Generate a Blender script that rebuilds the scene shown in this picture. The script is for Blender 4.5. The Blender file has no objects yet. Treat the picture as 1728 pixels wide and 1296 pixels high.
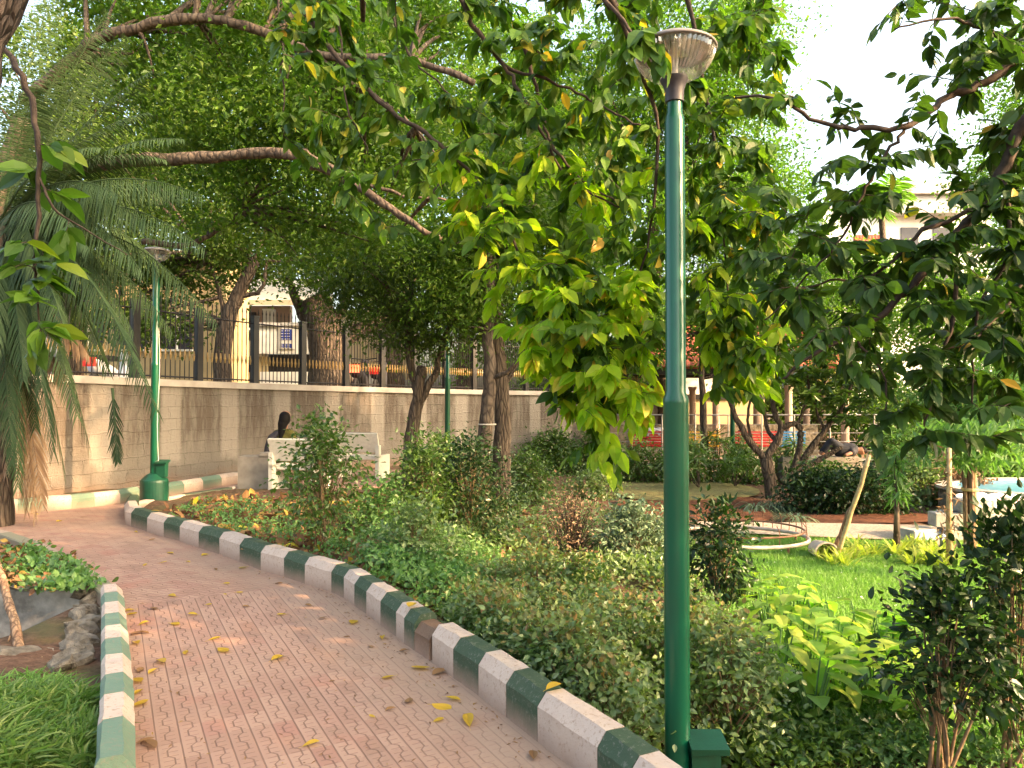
import bpy, math, random
import numpy as np
from mathutils import Vector
R = math.radians
rng = np.random.default_rng(7); random.seed(7)
S = bpy.context.scene
COL = S.collection

# ------------------------------------------------------------------ camera, sky, sun, exposure
CAMZ, FPX, HY, HX = 1.5, 1248.0, 675.0, 864.0
PITCH = math.atan((HY - 648.0) / FPX)
cd = bpy.data.cameras.new('camera'); cam = bpy.data.objects.new('camera', cd); COL.objects.link(cam)
cd.sensor_width = 36; cd.lens = 26; cd.clip_start = 0.05; cd.clip_end = 1500
cam.location = (0, 0, CAMZ); cam.rotation_euler = (math.pi / 2 + PITCH, 0, 0)
S.camera = cam
SUN_EL, SUN_AZ = 26.0, 112.0          # azimuth measured from +y towards +x
W = bpy.data.worlds.new('World'); S.world = W; W.use_nodes = True
wn = W.node_tree.nodes; wl = W.node_tree.links
sky = wn.new('ShaderNodeTexSky'); sky.sky_type = 'NISHITA'; sky.sun_disc = False
sky.sun_elevation = R(SUN_EL); sky.sun_rotation = R(SUN_AZ); sky.air_density = 1.0; sky.dust_density = 8.0; sky.ozone_density = 0.2
wn['Background'].inputs['Strength'].default_value = 0.15
tint = wn.new('ShaderNodeMix'); tint.data_type = 'RGBA'; tint.blend_type = 'MULTIPLY'; tint.inputs[0].default_value = 1.0   # hazy, warm late afternoon sky
tint.inputs[7].default_value = (1.0, .96, .86, 1); wl.new(sky.outputs[0], tint.inputs[6]); wl.new(tint.outputs[2], wn['Background'].inputs['Color'])
sl = bpy.data.lights.new('sun', 'SUN'); so = bpy.data.objects.new('sun', sl); COL.objects.link(so)
sl.energy = 2.2; sl.angle = R(0.6); sl.color = (1.0, 0.62, 0.32)
sd = Vector((math.sin(R(SUN_AZ)) * math.cos(R(SUN_EL)), math.cos(R(SUN_AZ)) * math.cos(R(SUN_EL)), math.sin(R(SUN_EL))))
so.rotation_euler = (-sd).to_track_quat('-Z', 'Y').to_euler(); so.location = (20, 10, 20)
S.view_settings.view_transform = 'Standard'; S.view_settings.look = 'None'; S.view_settings.gamma = 1
S.view_settings.exposure = 2.82
S.cycles.max_bounces = 6; S.cycles.transparent_max_bounces = 12; S.cycles.diffuse_bounces = 4
S.cycles.sample_clamp_indirect = 6; S.cycles.caustics_reflective = False; S.cycles.caustics_refractive = False

# ------------------------------------------------------------------ pixel helpers (photo pixels 1728 x 1296 to world)
_cp, _sp = math.cos(PITCH), math.sin(PITCH)
def ray(px, py):
    u = (px - 864.0) / FPX; v = (648.0 - py) / FPX
    return np.array([u, _cp - v * _sp, _sp + v * _cp])
def P(px, py, Y):
    d = ray(px, py); t = Y / d[1]
    return np.array([d[0] * t, Y, CAMZ + d[2] * t])
def G(px, py, z=0.0):
    d = ray(px, py); t = (z - CAMZ) / d[2]
    return np.array([d[0] * t, d[1] * t, z])

def sst(a, b, x):
    t = np.clip((x - a) / (b - a), 0, 1); return t * t * (3 - 2 * t)

# right kerb, bottom front edge (photo pixels) with stripe boundaries
RK = [(212,885),(221,888),(248,897),(276,906),(303,913),(335,924),(370,935),(404,948),(440,962),(479,973),(514,985),(559,999),(580,1009),(598,1022),(618,1036),(642,1054),(668,1074),(682,1086),(699,1098),(729,1118),(765,1144),(807,1174),(854,1210),(907,1252),(1008,1330),(1062,1378),(1130,1440),(1200,1510)]
RKc = 'WGWGWGWGWGWGWGWGWGB' + 'WGWGWGWG'
RKw = np.array([G(x, y)[:2] for x, y in RK])
LK = [(229,1340),(227,1268),(226,1222),(224,1185),(221,1150),(218,1120),(216,1096),(213,1074),(211,1053),(209,1035),(206,1020)]
LKw = np.array([G(x, y)[:2] for x, y in LK])
FK = [(-70,878),(-40,874),(0,870),(30,868),(75,863),(121,859),(160,855),(203,850),(237,843),(275,838),(311,832),(343,826),(374,820),(404,815),(432,810)]
FKw = np.array([G(x, y)[:2] for x, y in FK])
BK = [(206,1012),(180,990),(150,968),(112,946),(70,926),(20,908),(-40,894),(-110,884)]       # low worn kerb round the left bed
BKw = np.array([G(x, y)[:2] for x, y in BK])

EK = [(212,885),(209,872),(214,860),(300,845),(380,832),(432,823)]
EKw = np.array([G(x, y)[:2] for x, y in EK])
def segdist(px, py, poly):
    best = np.full(px.shape, 1e9); side = np.zeros(px.shape)
    for a, b in zip(poly[:-1], poly[1:]):
        d = b - a; L2 = d @ d
        t = np.clip(((px - a[0]) * d[0] + (py - a[1]) * d[1]) / L2, 0, 1)
        qx, qy = a[0] + t * d[0], a[1] + t * d[1]
        dd = np.hypot(px - qx, py - qy)
        cr = d[0] * (py - qy) - d[1] * (px - qx)
        m = dd < best; best = np.where(m, dd, best); side = np.where(m, cr, side)
    return best, side
_ext = np.vstack([RKw, RKw[-1] + (RKw[-1] - RKw[-2]) * 60])
GZ = -0.45
def inside_np(x, y, poly):
    ins = np.zeros(np.shape(x), bool); j = len(poly) - 1
    for i in range(len(poly)):
        xi, yi = poly[i]; xj, yj = poly[j]
        c = ((yi > y) != (yj > y)) & (x < (xj - xi) * (y - yi) / ((yj - yi) + 1e-12) + xi)
        ins ^= c; j = i
    return ins
def path_outline():
    f = lambda *p: tuple(G(*p)[:2])
    poly = [(-0.9, -3.0), (-1.0, 2.0)] + [tuple(q) for q in LKw] + [tuple(q) for q in BKw] + [tuple(q) for q in FKw] + [f(520, 800), f(700, 786), (-1.5, 15.2)]
    return poly + [f(640, 812), f(520, 812), f(430, 825), f(330, 845), f(214, 858)] + [tuple(q) for q in RKw] + [(3.2, -3.0)]
PATH = path_outline()
def terrain(x, y):
    x = np.asarray(x, float); y = np.asarray(y, float)
    d, sd_ = segdist(x, y, _ext)
    right = (sd_ > 0)            # polyline runs towards the camera
    a = x / np.maximum(y, 0.5)
    w = np.maximum(sst(-0.16, 0.06, a), 1 - sst(4.6, 7.0, y))
    dk2 = np.minimum(np.minimum(d, segdist(x, y, EKw)[0]), segdist(x, y, FKw)[0])
    h = -0.03 + 0.12 * sst(.10, .3, dk2) - (0.09 - GZ) * sst(0.22, .85, d) * w
    h = np.where(right & (y < 11.9), h, -0.03)
    h = np.where((a > 0.0) & (y >= 11.9), GZ - 0.02, h)
    h = np.where((a <= 0.0) & (a > -0.16) & (y >= 11.9), -0.03 + (GZ + .01) * sst(-0.16, 0.0, a), h)
    # sunken pit on the left
    pit = sst(-6.2, -5.6, x) * (1 - sst(-3.55, -3.3, x)) * sst(4.72, 4.95, y) * (1 - sst(5.84, 5.9, y))
    h = h - pit * 0.62
    ld, ls = segdist(x, y, LKw)
    left = (x < -1.4) & (y < 5.0) & (ls > 0)
    h = np.where(left & (y < 4.6), h + 0.06 * sst(.3, .6, ld) , h)
    bd, bs = segdist(x, y, BKw)
    h = np.where(~right & (bs < 0) & (x < -3.0) & (y > 5.88) & (y < 9.5), h + 0.08, h)
    return np.where(inside_np(x, y, PATH), -0.03, h)
def Gt(px, py):
    d = ray(px, py); z = 0.0
    for _ in range(12):
        t = (z - CAMZ) / d[2]; z = float(terrain(d[0] * t, d[1] * t)) * .6 + z * .4
    t = (z - CAMZ) / d[2]
    return np.array([d[0] * t, d[1] * t, z])

# ------------------------------------------------------------------ mesh builder
class MB:
    def __init__(s): s.v = []; s.f = {3: [], 4: []}; s.n = 0; s.ng = []
    def add(s, v, f=None, f4=None, f3=None, ng=None):
        v = np.asarray(v, float).reshape(-1, 3)
        if f is not None:
            for q in f:
                if len(q) in (3, 4): s.f[len(q)].append(np.array([q]) + s.n)
                else: s.ng.append(np.array(q) + s.n)
        if f4 is not None and len(f4): s.f[4].append(np.asarray(f4) + s.n)
        if f3 is not None and len(f3): s.f[3].append(np.asarray(f3) + s.n)
        s.v.append(v); s.n += len(v); return s
    def box(s, c, d, rz=0.0, tilt=None):
        c = np.array(c, float); d = np.array(d, float) / 2
        v = np.array([[x, y, z] for z in (-1, 1) for y in (-1, 1) for x in (-1, 1)]) * d
        if tilt is not None:
            ct, st = math.cos(tilt), math.sin(tilt); v = np.c_[v[:, 0], v[:, 1] * ct - v[:, 2] * st, v[:, 1] * st + v[:, 2] * ct]
        cr, sr = math.cos(rz), math.sin(rz)
        v = np.c_[v[:, 0] * cr - v[:, 1] * sr, v[:, 0] * sr + v[:, 1] * cr, v[:, 2]] + c
        return s.add(v, [(0,2,3,1),(4,5,7,6),(0,1,5,4),(2,6,7,3),(0,4,6,2),(1,3,7,5)])
    def tube(s, pts, rad, n=6, cap=True):
        pts = np.asarray(pts, float); m = len(pts)
        rad = np.broadcast_to(np.asarray(rad, float), (m,))
        t = np.gradient(pts, axis=0); t /= np.linalg.norm(t, axis=1, keepdims=True) + 1e-9
        ref = np.array([0, 0, 1.0]) if abs(t[:, 2]).mean() < .8 else np.array([1.0, 0, 0])
        u = np.cross(t, ref); u /= np.linalg.norm(u, axis=1, keepdims=True) + 1e-9
        w = np.cross(t, u)
        a = np.arange(n) * 2 * math.pi / n
        ring = pts[:, None] + rad[:, None, None] * (np.cos(a)[None, :, None] * u[:, None] + np.sin(a)[None, :, None] * w[:, None])
        i = np.arange(m - 1)[:, None] * n; j = np.arange(n)[None]; k = (j + 1) % n
        f = np.stack([i + j, i + k, i + n + k, i + n + j], -1).reshape(-1, 4)
        s.add(ring.reshape(-1, 3), f4=f)
        if cap:
            s.ng.append(np.arange(n)[::-1] + s.n - m * n); s.ng.append(np.arange(n) + s.n - n)
        return s
    def lathe(s, c, prof, n=24, cap=True):
        c = np.array(c, float); a = np.arange(n) * 2 * math.pi / n
        m = len(prof)
        v = np.array([[r * math.cos(t), r * math.sin(t), z] for r, z in prof for t in a]) + c
        i = np.arange(m - 1)[:, None] * n; j = np.arange(n)[None]; k = (j + 1) % n
        f = np.stack([i + j, i + k, i + n + k, i + n + j], -1).reshape(-1, 4)
        s.add(v, f4=f)
        if cap:
            s.ng.append(np.arange(n)[::-1] + s.n - m * n); s.ng.append(np.arange(n) + s.n - n)
        return s
    def mesh(s, name, mats, origin=(0, 0, 0), smooth=False):
        V = np.vstack(s.v) - np.array(origin, float)
        loops = []; tot = []
        for k in (3, 4):
            if s.f[k]:
                a = np.vstack(s.f[k]); loops.append(a.reshape(-1)); tot.append(np.full(len(a), k))
        for g in s.ng: loops.append(g); tot.append(np.array([len(g)]))
        loops = np.concatenate(loops).astype(np.int32); tot = np.concatenate(tot).astype(np.int32)
        me = bpy.data.meshes.new(name)
        me.vertices.add(len(V)); me.vertices.foreach_set('co', V.astype(np.float32).ravel())
        me.loops.add(len(loops)); me.loops.foreach_set('vertex_index', loops)
        me.polygons.add(len(tot)); st = np.concatenate([[0], np.cumsum(tot)[:-1]]).astype(np.int32)
        me.polygons.foreach_set('loop_start', st); me.polygons.foreach_set('loop_total', tot)
        me.polygons.foreach_set('use_smooth', np.full(len(tot), bool(smooth)))
        for m in (mats if isinstance(mats, (list, tuple)) else [mats]): me.materials.append(m)
        me.update(calc_edges=True)
        return me

def link(name, me, loc=(0, 0, 0), parent=None):
    o = bpy.data.objects.new(name, me); COL.objects.link(o); o.location = loc
    if parent is not None: o.parent = parent
    return o
def tag(o, label=None, cat=None, group=None, kind=None):
    if label: o['label'] = label
    if cat: o['category'] = cat
    if group: o['group'] = group
    if kind: o['kind'] = kind
    return o
def thing(name, label, cat, loc=(0, 0, 0), group=None):
    o = link(name, None, tuple(float(q) for q in loc)); return tag(o, label, cat, group)
def wloc(o):
    v = np.zeros(3)
    while o is not None: v += np.array(o.location); o = o.parent
    return v
def part(root, name, mb, mat, smooth=False):
    return link(name, mb.mesh(name, mat, wloc(root), smooth), (0, 0, 0), root)
def solo(name, mb, mat, label, cat, loc=(0, 0, 0), group=None, smooth=False):
    o = link(name, mb.mesh(name, mat, loc, smooth), tuple(float(q) for q in loc)); return tag(o, label, cat, group)
def struct(name, mb, mat, kind='structure', smooth=False):
    return tag(link(name, mb.mesh(name, mat, (0, 0, 0), smooth)), kind=kind)
def copy_tree(o, parent=None, loc=None, rz=None, label=None):
    c = o.copy(); COL.objects.link(c); c.parent = parent
    if loc is not None: c.location = tuple(float(q) for q in loc)
    if rz is not None: c.rotation_euler = (0, 0, rz)
    if label: c['label'] = label
    for ch in list(o.children): copy_tree(ch, c)
    return c

# ------------------------------------------------------------------ materials
class NT:
    def __init__(s, name):
        s.m = bpy.data.materials.new(name); s.m.use_nodes = True
        s.n = s.m.node_tree.nodes; s.l = s.m.node_tree.links; s.b = s.n['Principled BSDF']
        s.out = s.n['Material Output']
    def node(s, t, **k):
        x = s.n.new(t)
        for a, v in k.items(): setattr(x, a, v)
        return x
    def set(s, sock, v):
        if isinstance(v, bpy.types.NodeSocket): s.l.new(v, sock)
        else: sock.default_value = v
    def m_(s, op, a, b=0.0, c=None):
        x = s.node('ShaderNodeMath', operation=op); s.set(x.inputs[0], a); s.set(x.inputs[1], b)
        if c is not None: s.set(x.inputs[2], c)
        return x.outputs[0]
    def co(s, kind='Object', scale=None):
        t = s.node('ShaderNodeTexCoord').outputs[kind]
        if scale is None: return t
        mp = s.node('ShaderNodeMapping'); s.l.new(t, mp.inputs[0])
        mp.inputs['Scale'].default_value = scale; return mp.outputs[0]
    def pos(s, scale=None):
        t = s.node('ShaderNodeNewGeometry').outputs['Position']
        if scale is None: return t
        mp = s.node('ShaderNodeMapping'); s.l.new(t, mp.inputs[0]); mp.inputs['Scale'].default_value = scale
        return mp.outputs[0]
    def noise(s, vec, scale, detail=4, rough=.55):
        x = s.node('ShaderNodeTexNoise'); s.l.new(vec, x.inputs['Vector']); x.inputs['Scale'].default_value = scale
        x.inputs['Detail'].default_value = detail; x.inputs['Roughness'].default_value = rough; return x.outputs[0]
    def ramp(s, fac, stops, interp='LINEAR'):
        x = s.node('ShaderNodeValToRGB'); s.set(x.inputs[0], fac); x.color_ramp.interpolation = interp
        e = x.color_ramp.elements
        while len(e) < len(stops): e.new(0.5)
        for q, (p, c) in zip(e, stops): q.position = p; q.color = (*c[:3], 1) if not isinstance(c, (int, float)) else (c, c, c, 1)
        return x.outputs[0]
    def mix(s, f, a, b, mode='MIX'):
        x = s.node('ShaderNodeMix', data_type='RGBA', blend_type=mode); s.set(x.inputs[0], f)
        for i, v in ((6, a), (7, b)):
            if isinstance(v, (tuple, list)): v = (*v[:3], 1)
            s.set(x.inputs[i], v)
        return x.outputs[2]
    def bump(s, h, strength=.5, dist=.01):
        x = s.node('ShaderNodeBump'); s.l.new(h, x.inputs['Height']); x.inputs['Strength'].default_value = strength
        x.inputs['Distance'].default_value = dist; s.l.new(x.outputs[0], s.b.inputs['Normal']); return x
    def fin(s, col, rough=.6, spec=None):
        if isinstance(col, (tuple, list)): col = (*col[:3], 1)
        s.set(s.b.inputs['Base Color'], col); s.set(s.b.inputs['Roughness'], rough)
        if spec is not None: s.b.inputs['Specular IOR Level'].default_value = spec
        return s.m

def simple(name, c1, c2=None, scale=6, rough=.6, bump=.2, spec=.4, metal=0, bd=.005):
    t = NT(name); v = t.pos()
    n = t.noise(v, scale, 5)
    c2 = c2 or tuple(q * .75 for q in c1)
    t.b.inputs['Metallic'].default_value = metal
    if bump: t.bump(t.noise(v, scale * 8, 4), bump, bd)
    return t.fin(t.ramp(n, [(.32, c2), (.68, c1)]), rough, spec)

def leaf_mat(name, cols, trans=.42, rough=.42, tint=(1.0, 1.25, .40), spec=.28):
    t = NT(name)
    r = t.node('ShaderNodeNewGeometry').outputs['Random Per Island']
    if name in ('leaf_broad', 'leaf_broad_dark', 'leaf_small_mid', 'leaf_small_dark', 'leaf_far_bright', 'leaf_far_dark', 'leaf_shrub', 'leaf_lime'): cols = [(q[0] * 1.18, q[1] * 1.03, q[2] * .8) for q in cols]
    k = len(cols)
    c = t.ramp(r, [(i / max(k - 1, 1), q) for i, q in enumerate(cols)])
    t.fin(c, rough, spec)
    tr = t.node('ShaderNodeBsdfTranslucent')
    tc = t.mix(1.0, c, tint, 'MULTIPLY'); t.l.new(tc, tr.inputs['Color'])
    mx = t.node('ShaderNodeMixShader'); mx.inputs[0].default_value = trans
    t.l.new(t.b.outputs[0], mx.inputs[1]); t.l.new(tr.outputs[0], mx.inputs[2]); t.l.new(mx.outputs[0], t.out.inputs['Surface'])
    return t.m

LM = {  # kinds of foliage
 'near':   leaf_mat('leaf_broad', [(.03,.078,.016),(.045,.115,.02),(.075,.175,.026),(.038,.095,.024),(.12,.25,.035),(.06,.145,.025),(.17,.25,.03)], .46),
 'nearA':  leaf_mat('leaf_broad_dark', [(.024,.062,.018),(.032,.08,.018),(.05,.12,.024),(.03,.075,.026),(.065,.15,.03)], .38),
 'yellow': leaf_mat('leaf_yellowing', [(.55,.42,.04),(.40,.40,.05),(.62,.36,.05),(.5,.5,.08)], .45),
 'lime':   leaf_mat('leaf_lime', [(.26,.46,.03),(.34,.52,.04),(.18,.38,.03),(.44,.54,.05)], .62),  # backlight put into the leaf colour
 'mid':    leaf_mat('leaf_small_mid', [(.04,.10,.015),(.065,.15,.02),(.10,.20,.03),(.045,.11,.02),(.14,.22,.04)], .5),
 'midd':   leaf_mat('leaf_small_dark', [(.03,.07,.012),(.05,.10,.018),(.075,.14,.025),(.04,.085,.02)], .42),
 'far':    leaf_mat('leaf_far_bright', [(.055,.145,.025),(.085,.20,.03),(.12,.25,.04),(.045,.115,.025)], .5),
 'fard':   leaf_mat('leaf_far_dark', [(.04,.085,.018),(.06,.12,.022),(.08,.15,.03)], .42),
 'shrub':  leaf_mat('leaf_shrub', [(.045,.10,.025),(.065,.14,.03),(.095,.19,.045),(.06,.13,.04)], .38, .32, spec=.6),
 'ficus':  leaf_mat('leaf_ficus', [(.014,.036,.011),(.022,.052,.015),(.035,.075,.018)], .26, .35, spec=.35),
 'olive':  leaf_mat('leaf_olive', [(.12,.19,.07),(.16,.24,.09),(.20,.29,.11),(.13,.20,.08),(.28,.34,.15)], .4, .33, spec=.6),
 'bronze': leaf_mat('leaf_bronze', [(.20,.15,.06),(.18,.20,.07),(.24,.14,.06),(.20,.25,.08),(.22,.28,.09)], .35, .4),
 'silver': leaf_mat('leaf_silver', [(.13,.20,.12),(.18,.26,.16),(.10,.16,.09),(.25,.32,.2)], .3, .4, (1.1,1.1,.7)),
 'weed':   leaf_mat('leaf_weed', [(.09,.19,.06),(.13,.26,.08),(.17,.30,.11),(.11,.21,.08)], .42),
 'broad':  leaf_mat('leaf_turmeric', [(.22,.42,.08),(.30,.50,.09),(.34,.52,.10),(.46,.54,.10),(.20,.38,.12)], .6, .4),
 'spider': leaf_mat('leaf_spider', [(.35,.42,.08),(.45,.48,.12),(.25,.36,.06)], .45),
 'palm':   leaf_mat('leaf_palm', [(.022,.05,.018),(.032,.066,.024),(.05,.085,.036),(.03,.066,.018)], .28, .7, (1.1,1.1,.6)),
 'grass':  leaf_mat('grass_blade', [(.13,.25,.065),(.17,.31,.08),(.21,.37,.10),(.15,.28,.07)], .45, .5),
 'grassd': leaf_mat('grass_dark', [(.07,.14,.03),(.10,.20,.04),(.15,.25,.06),(.26,.32,.11)], .4, .5),
 'dead':   leaf_mat('leaf_dead', [(.22,.14,.08),(.30,.20,.12),(.17,.10,.06),(.36,.27,.18)], .2, .7, (1,.9,.7)),
 'litter': leaf_mat('leaf_litter', [(.14,.07,.035),(.20,.10,.05),(.30,.17,.07),(.10,.05,.03),(.42,.28,.06)], .15, .75, (1,.9,.7)),
 'flower': leaf_mat('petal_yellow', [(.75,.6,.15),(.8,.7,.3)], .3),
}
def bark(name, c1, c2, scale=14, stretch=.18, strength=1.0):
    t = NT(name); v = t.pos((1, 1, stretch)); n = t.noise(v, scale, 8, .65)
    v2 = t.node('ShaderNodeTexVoronoi', feature='DISTANCE_TO_EDGE'); t.l.new(v, v2.inputs['Vector']); v2.inputs['Scale'].default_value = scale * 1.6
    cr = t.m_('MINIMUM', t.m_('MULTIPLY', v2.outputs[0], 5.0), 1.0)
    h = t.m_('ADD', t.m_('MULTIPLY', n, .8), t.m_('MULTIPLY', cr, .5))
    t.bump(h, strength, .03)
    c = t.ramp(n, [(.35, c2), (.62, c1)])
    c = t.mix(t.m_('MULTIPLY', t.m_('SUBTRACT', 1.0, cr), .7), c, tuple(q * .35 for q in c2))
    return t.fin(c, .85, .2)
M = {}
M['bark_near'] = bark('bark_rough', (.15,.115,.095), (.04,.03,.026), 22, .22)
M['bark'] = bark('bark_brown', (.15,.115,.085), (.06,.045,.035), 12)
M['bark_pale'] = bark('bark_pale', (.15,.115,.085), (.065,.05,.04), 8, .4, .5)
M['twig'] = simple('twig_bark', (.08,.058,.045), (.035,.027,.024), 30, .8, .3, .2)
M['stem'] = simple('stem_bark', (.26,.18,.10), (.13,.09,.055), 30, .8, .3, .2)
M['bamboo'] = simple('bamboo', (.50,.38,.20), (.30,.21,.11), 20, .6, .3, .3)
M['stake'] = bark('stake_wood', (.36,.24,.15), (.15,.09,.06), 20, .12, .4)
M['soil'] = None

def ground_mat():
    t = NT('garden_soil'); v = t.pos()
    n = t.noise(v, 1.3, 6, .6); n2 = t.noise(v, 18, 6, .7)
    c = t.ramp(n2, [(.3, (.055,.032,.022)), (.5, (.13,.075,.05)), (.72, (.22,.14,.09))])
    c = t.mix(t.ramp(n, [(.45, 0.0), (.62, .75)]), c, (.10,.10,.045))
    t.bump(n2, .9, .03); return t.fin(c, .95, .1)
M['soil'] = ground_mat()
def lawn_mat():
    t = NT('lawn_grass'); v = t.pos(); n = t.noise(v, 1.6, 5); n2 = t.noise(v, 60, 4, .7)
    c = t.ramp(n2, [(.3, (.06,.15,.025)), (.7, (.16,.32,.05))]); c = t.mix(t.ramp(n, [(.4, 0.0), (.7, .4)]), c, (.20,.30,.06))
    t.bump(n2, .8, .02); return t.fin(c, .9, .1)
M['lawn'] = lawn_mat()
M['drygrass'] = simple('dry_grass_ground', (.20,.20,.08), (.12,.10,.05), 9, .95, .6, .1, bd=.02)
M['mulch'] = simple('red_mulch', (.20,.09,.05), (.08,.035,.022), 14, .95, .8, .1, bd=.03)
M['gravel'] = simple('gravel', (.48,.43,.37), (.30,.25,.20), 40, .95, .8, .1, bd=.02)
M['asphalt'] = simple('street_asphalt', (.12,.11,.10), (.07,.065,.06), 8, .9, .3, .2)

def paver_mat():
    t = NT('zigzag_pavers'); pos = t.pos(); sp = t.node('ShaderNodeSeparateXYZ'); t.l.new(pos, sp.inputs[0])
    x, y = sp.outputs[0], sp.outputs[1]
    c, s = math.cos(R(28.5)), math.sin(R(28.5))
    u = t.m_('ADD', t.m_('MULTIPLY', x, c), t.m_('MULTIPLY', y, s))
    v = t.m_('SUBTRACT', t.m_('MULTIPLY', y, c), t.m_('MULTIPLY', x, s))
    far = t.m_('GREATER_THAN', v, 6.1)
    c2, s2 = math.cos(R(66)), math.sin(R(66))
    u2 = t.m_('ADD', t.m_('MULTIPLY', x, c2), t.m_('MULTIPLY', y, s2)); v2 = t.m_('SUBTRACT', t.m_('MULTIPLY', y, c2), t.m_('MULTIPLY', x, s2))
    def sel(a, b): return t.m_('ADD', t.m_('MULTIPLY', a, t.m_('SUBTRACT', 1.0, far)), t.m_('MULTIPLY', b, far))
    U, V = sel(u, u2), sel(v, v2)
    pp = t.m_('PINGPONG', V, .085)
    off = t.m_('MINIMUM', t.m_('MAXIMUM', t.m_('MULTIPLY', t.m_('SUBTRACT', pp, .0425), .9), -.012), .012)
    d1 = t.m_('PINGPONG', U, .048)
    d2 = t.m_('PINGPONG', t.m_('ADD', t.m_('ADD', U, off), .048), .048)
    d3 = t.m_('PINGPONG', V, .0213)
    def g(d, w, a): return t.m_('MULTIPLY', t.m_('SUBTRACT', 1.0, t.m_('MINIMUM', t.m_('MAXIMUM', t.m_('DIVIDE', t.m_('SUBTRACT', d, w * .35), w), 0.0), 1.0)), a)
    nz0 = t.noise(pos, 3.0, 5)
    gr = t.m_('MAXIMUM', t.m_('MAXIMUM', g(d1, .0036, 1.0), g(d2, .0038, 1.0)), t.m_('MULTIPLY', g(d3, .0026, .75), t.m_('GREATER_THAN', d1, .018)))
    # per-paver tone
    cv = t.node('ShaderNodeCombineXYZ')
    t.l.new(t.m_('FLOOR', t.m_('DIVIDE', U, .096)), cv.inputs[0]); t.l.new(t.m_('FLOOR', t.m_('DIVIDE', V, .17)), cv.inputs[1])
    wnz = t.node('ShaderNodeTexWhiteNoise', noise_dimensions='2D'); t.l.new(cv.outputs[0], wnz.inputs['Vector'])
    base = t.ramp(wnz.outputs['Value'], [(0, (.30,.17,.125)), (.45, (.36,.215,.16)), (.8, (.40,.25,.185)), (1, (.31,.15,.115))])
    big = t.noise(pos, .9, 5, .6); fine = t.noise(pos, 90, 4, .7)
    base = t.mix(t.ramp(big, [(.42, 0.0), (.70, .45)]), base, (.35,.235,.165))
    red = t.ramp(t.noise(pos, 1.7, 3), [(.60, 0.0), (.70, .5)])
    base = t.mix(red, base, (.40,.16,.115))
    base = t.mix(t.m_('MULTIPLY', fine, .3), base, (.30,.20,.15))
    stain = t.ramp(t.noise(pos, 2.6, 8, .72), [(.56, 0.0), (.68, .42)])
    base = t.mix(stain, base, (.20,.135,.10))
    # sandy dust gathered along the right kerb and further back
    kd = t.node('ShaderNodeVertexColor'); kd.layer_name = 'dust'
    dm = t.m_('MULTIPLY', kd.outputs[0], t.m_('ADD', .35, t.m_('MULTIPLY', t.noise(pos, 5, 6, .7), 1.1)))
    dm = t.m_('MINIMUM', dm, .92)
    base = t.mix(dm, base, (.33,.23,.165))
    gr = t.m_('MULTIPLY', gr, t.m_('SUBTRACT', 1.0, t.m_('MULTIPLY', dm, .8)))
    gr = t.m_('MULTIPLY', gr, t.m_('ADD', .55, t.m_('MULTIPLY', nz0, .7)))
    c_ = t.mix(t.m_('MULTIPLY', gr, .75), base, (.11,.06,.045))
    h = t.m_('SUBTRACT', t.m_('MULTIPLY', fine, .12), gr)
    t.bump(h, .6, .004)
    return t.fin(c_, .8, .25)
M['paver'] = paver_mat()

def kerb_mat(name, col, dirt, scuff):
    t = NT(name); v = t.pos(); n = t.noise(v, 9, 6, .7); n2 = t.noise(v, 45, 5, .75)
    sp = t.node('ShaderNodeSeparateXYZ'); t.l.new(v, sp.inputs[0])
    low = t.ramp(t.m_('ADD', sp.outputs[2], t.m_('MULTIPLY', n, .10)), [(.05, .85), (.16, .0)])
    c = t.mix(t.ramp(n, [(.45, 0.0), (.75, .55)]), col, dirt)
    c = t.mix(t.ramp(n2, [(.55, 0.0), (.63, .75)]), c, scuff)
    c = t.mix(low, c, (.30,.20,.15))
    t.bump(t.m_('ADD', n2, n), .5, .008); return t.fin(c, .75, .25)
M['kw'] = kerb_mat('kerb_white_paint', (.50,.40,.33), (.38,.28,.22), (.30,.21,.15))
M['kg'] = kerb_mat('kerb_green_paint', (.042,.072,.042), (.065,.085,.05), (.13,.14,.11))
M['kgl'] = kerb_mat('kerb_green_faded', (.13,.20,.145), (.17,.21,.145), (.20,.19,.14))
M['kb'] = kerb_mat('kerb_broken', (.16,.10,.065), (.10,.06,.04), (.2,.13,.09))
M['kworn'] = kerb_mat('kerb_worn_stone', (.42,.34,.26), (.26,.22,.15), (.2,.16,.11))
M['kworng'] = kerb_mat('kerb_worn_green', (.16,.20,.13), (.20,.19,.13), (.2,.16,.11))
M['green'] = simple('green_enamel', (.002,.078,.040), (.002,.068,.034), 3, .28, .05, .5)
M['green2'] = simple('green_enamel_box', (.004,.062,.033), (.004,.045,.024), 12, .4, .2, .5)
M['dark'] = simple('dark_collar', (.045,.045,.06), (.03,.03,.04), 10, .5, .1)
M['black'] = simple('black_iron', (.012,.012,.014), (.02,.018,.016), 10, .5, .1)
M['bars'] = simple('bar_iron', (.022,.018,.016), (.015,.013,.012), 10, .6, .0)
M['gold'] = simple('gold_paint', (.34,.22,.07), (.22,.14,.045), 10, .4, .0)
M['cream'] = simple('cream_wall', (.66,.56,.40), (.60,.50,.36), 2, .8, .1)
M['yellow'] = simple('yellow_wall', (.46,.36,.20), (.40,.31,.17), 2, .8, .1)
M['pinkw'] = simple('pink_wall', (.42,.30,.24), (.36,.26,.2), 2, .8, .1)
M['whitew'] = simple('white_wall', (.78,.77,.74), (.7,.69,.66), 2, .7, .1)
M['greyw'] = simple('grey_slab', (.42,.42,.42), (.34,.34,.34), 2, .8, .1)
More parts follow.
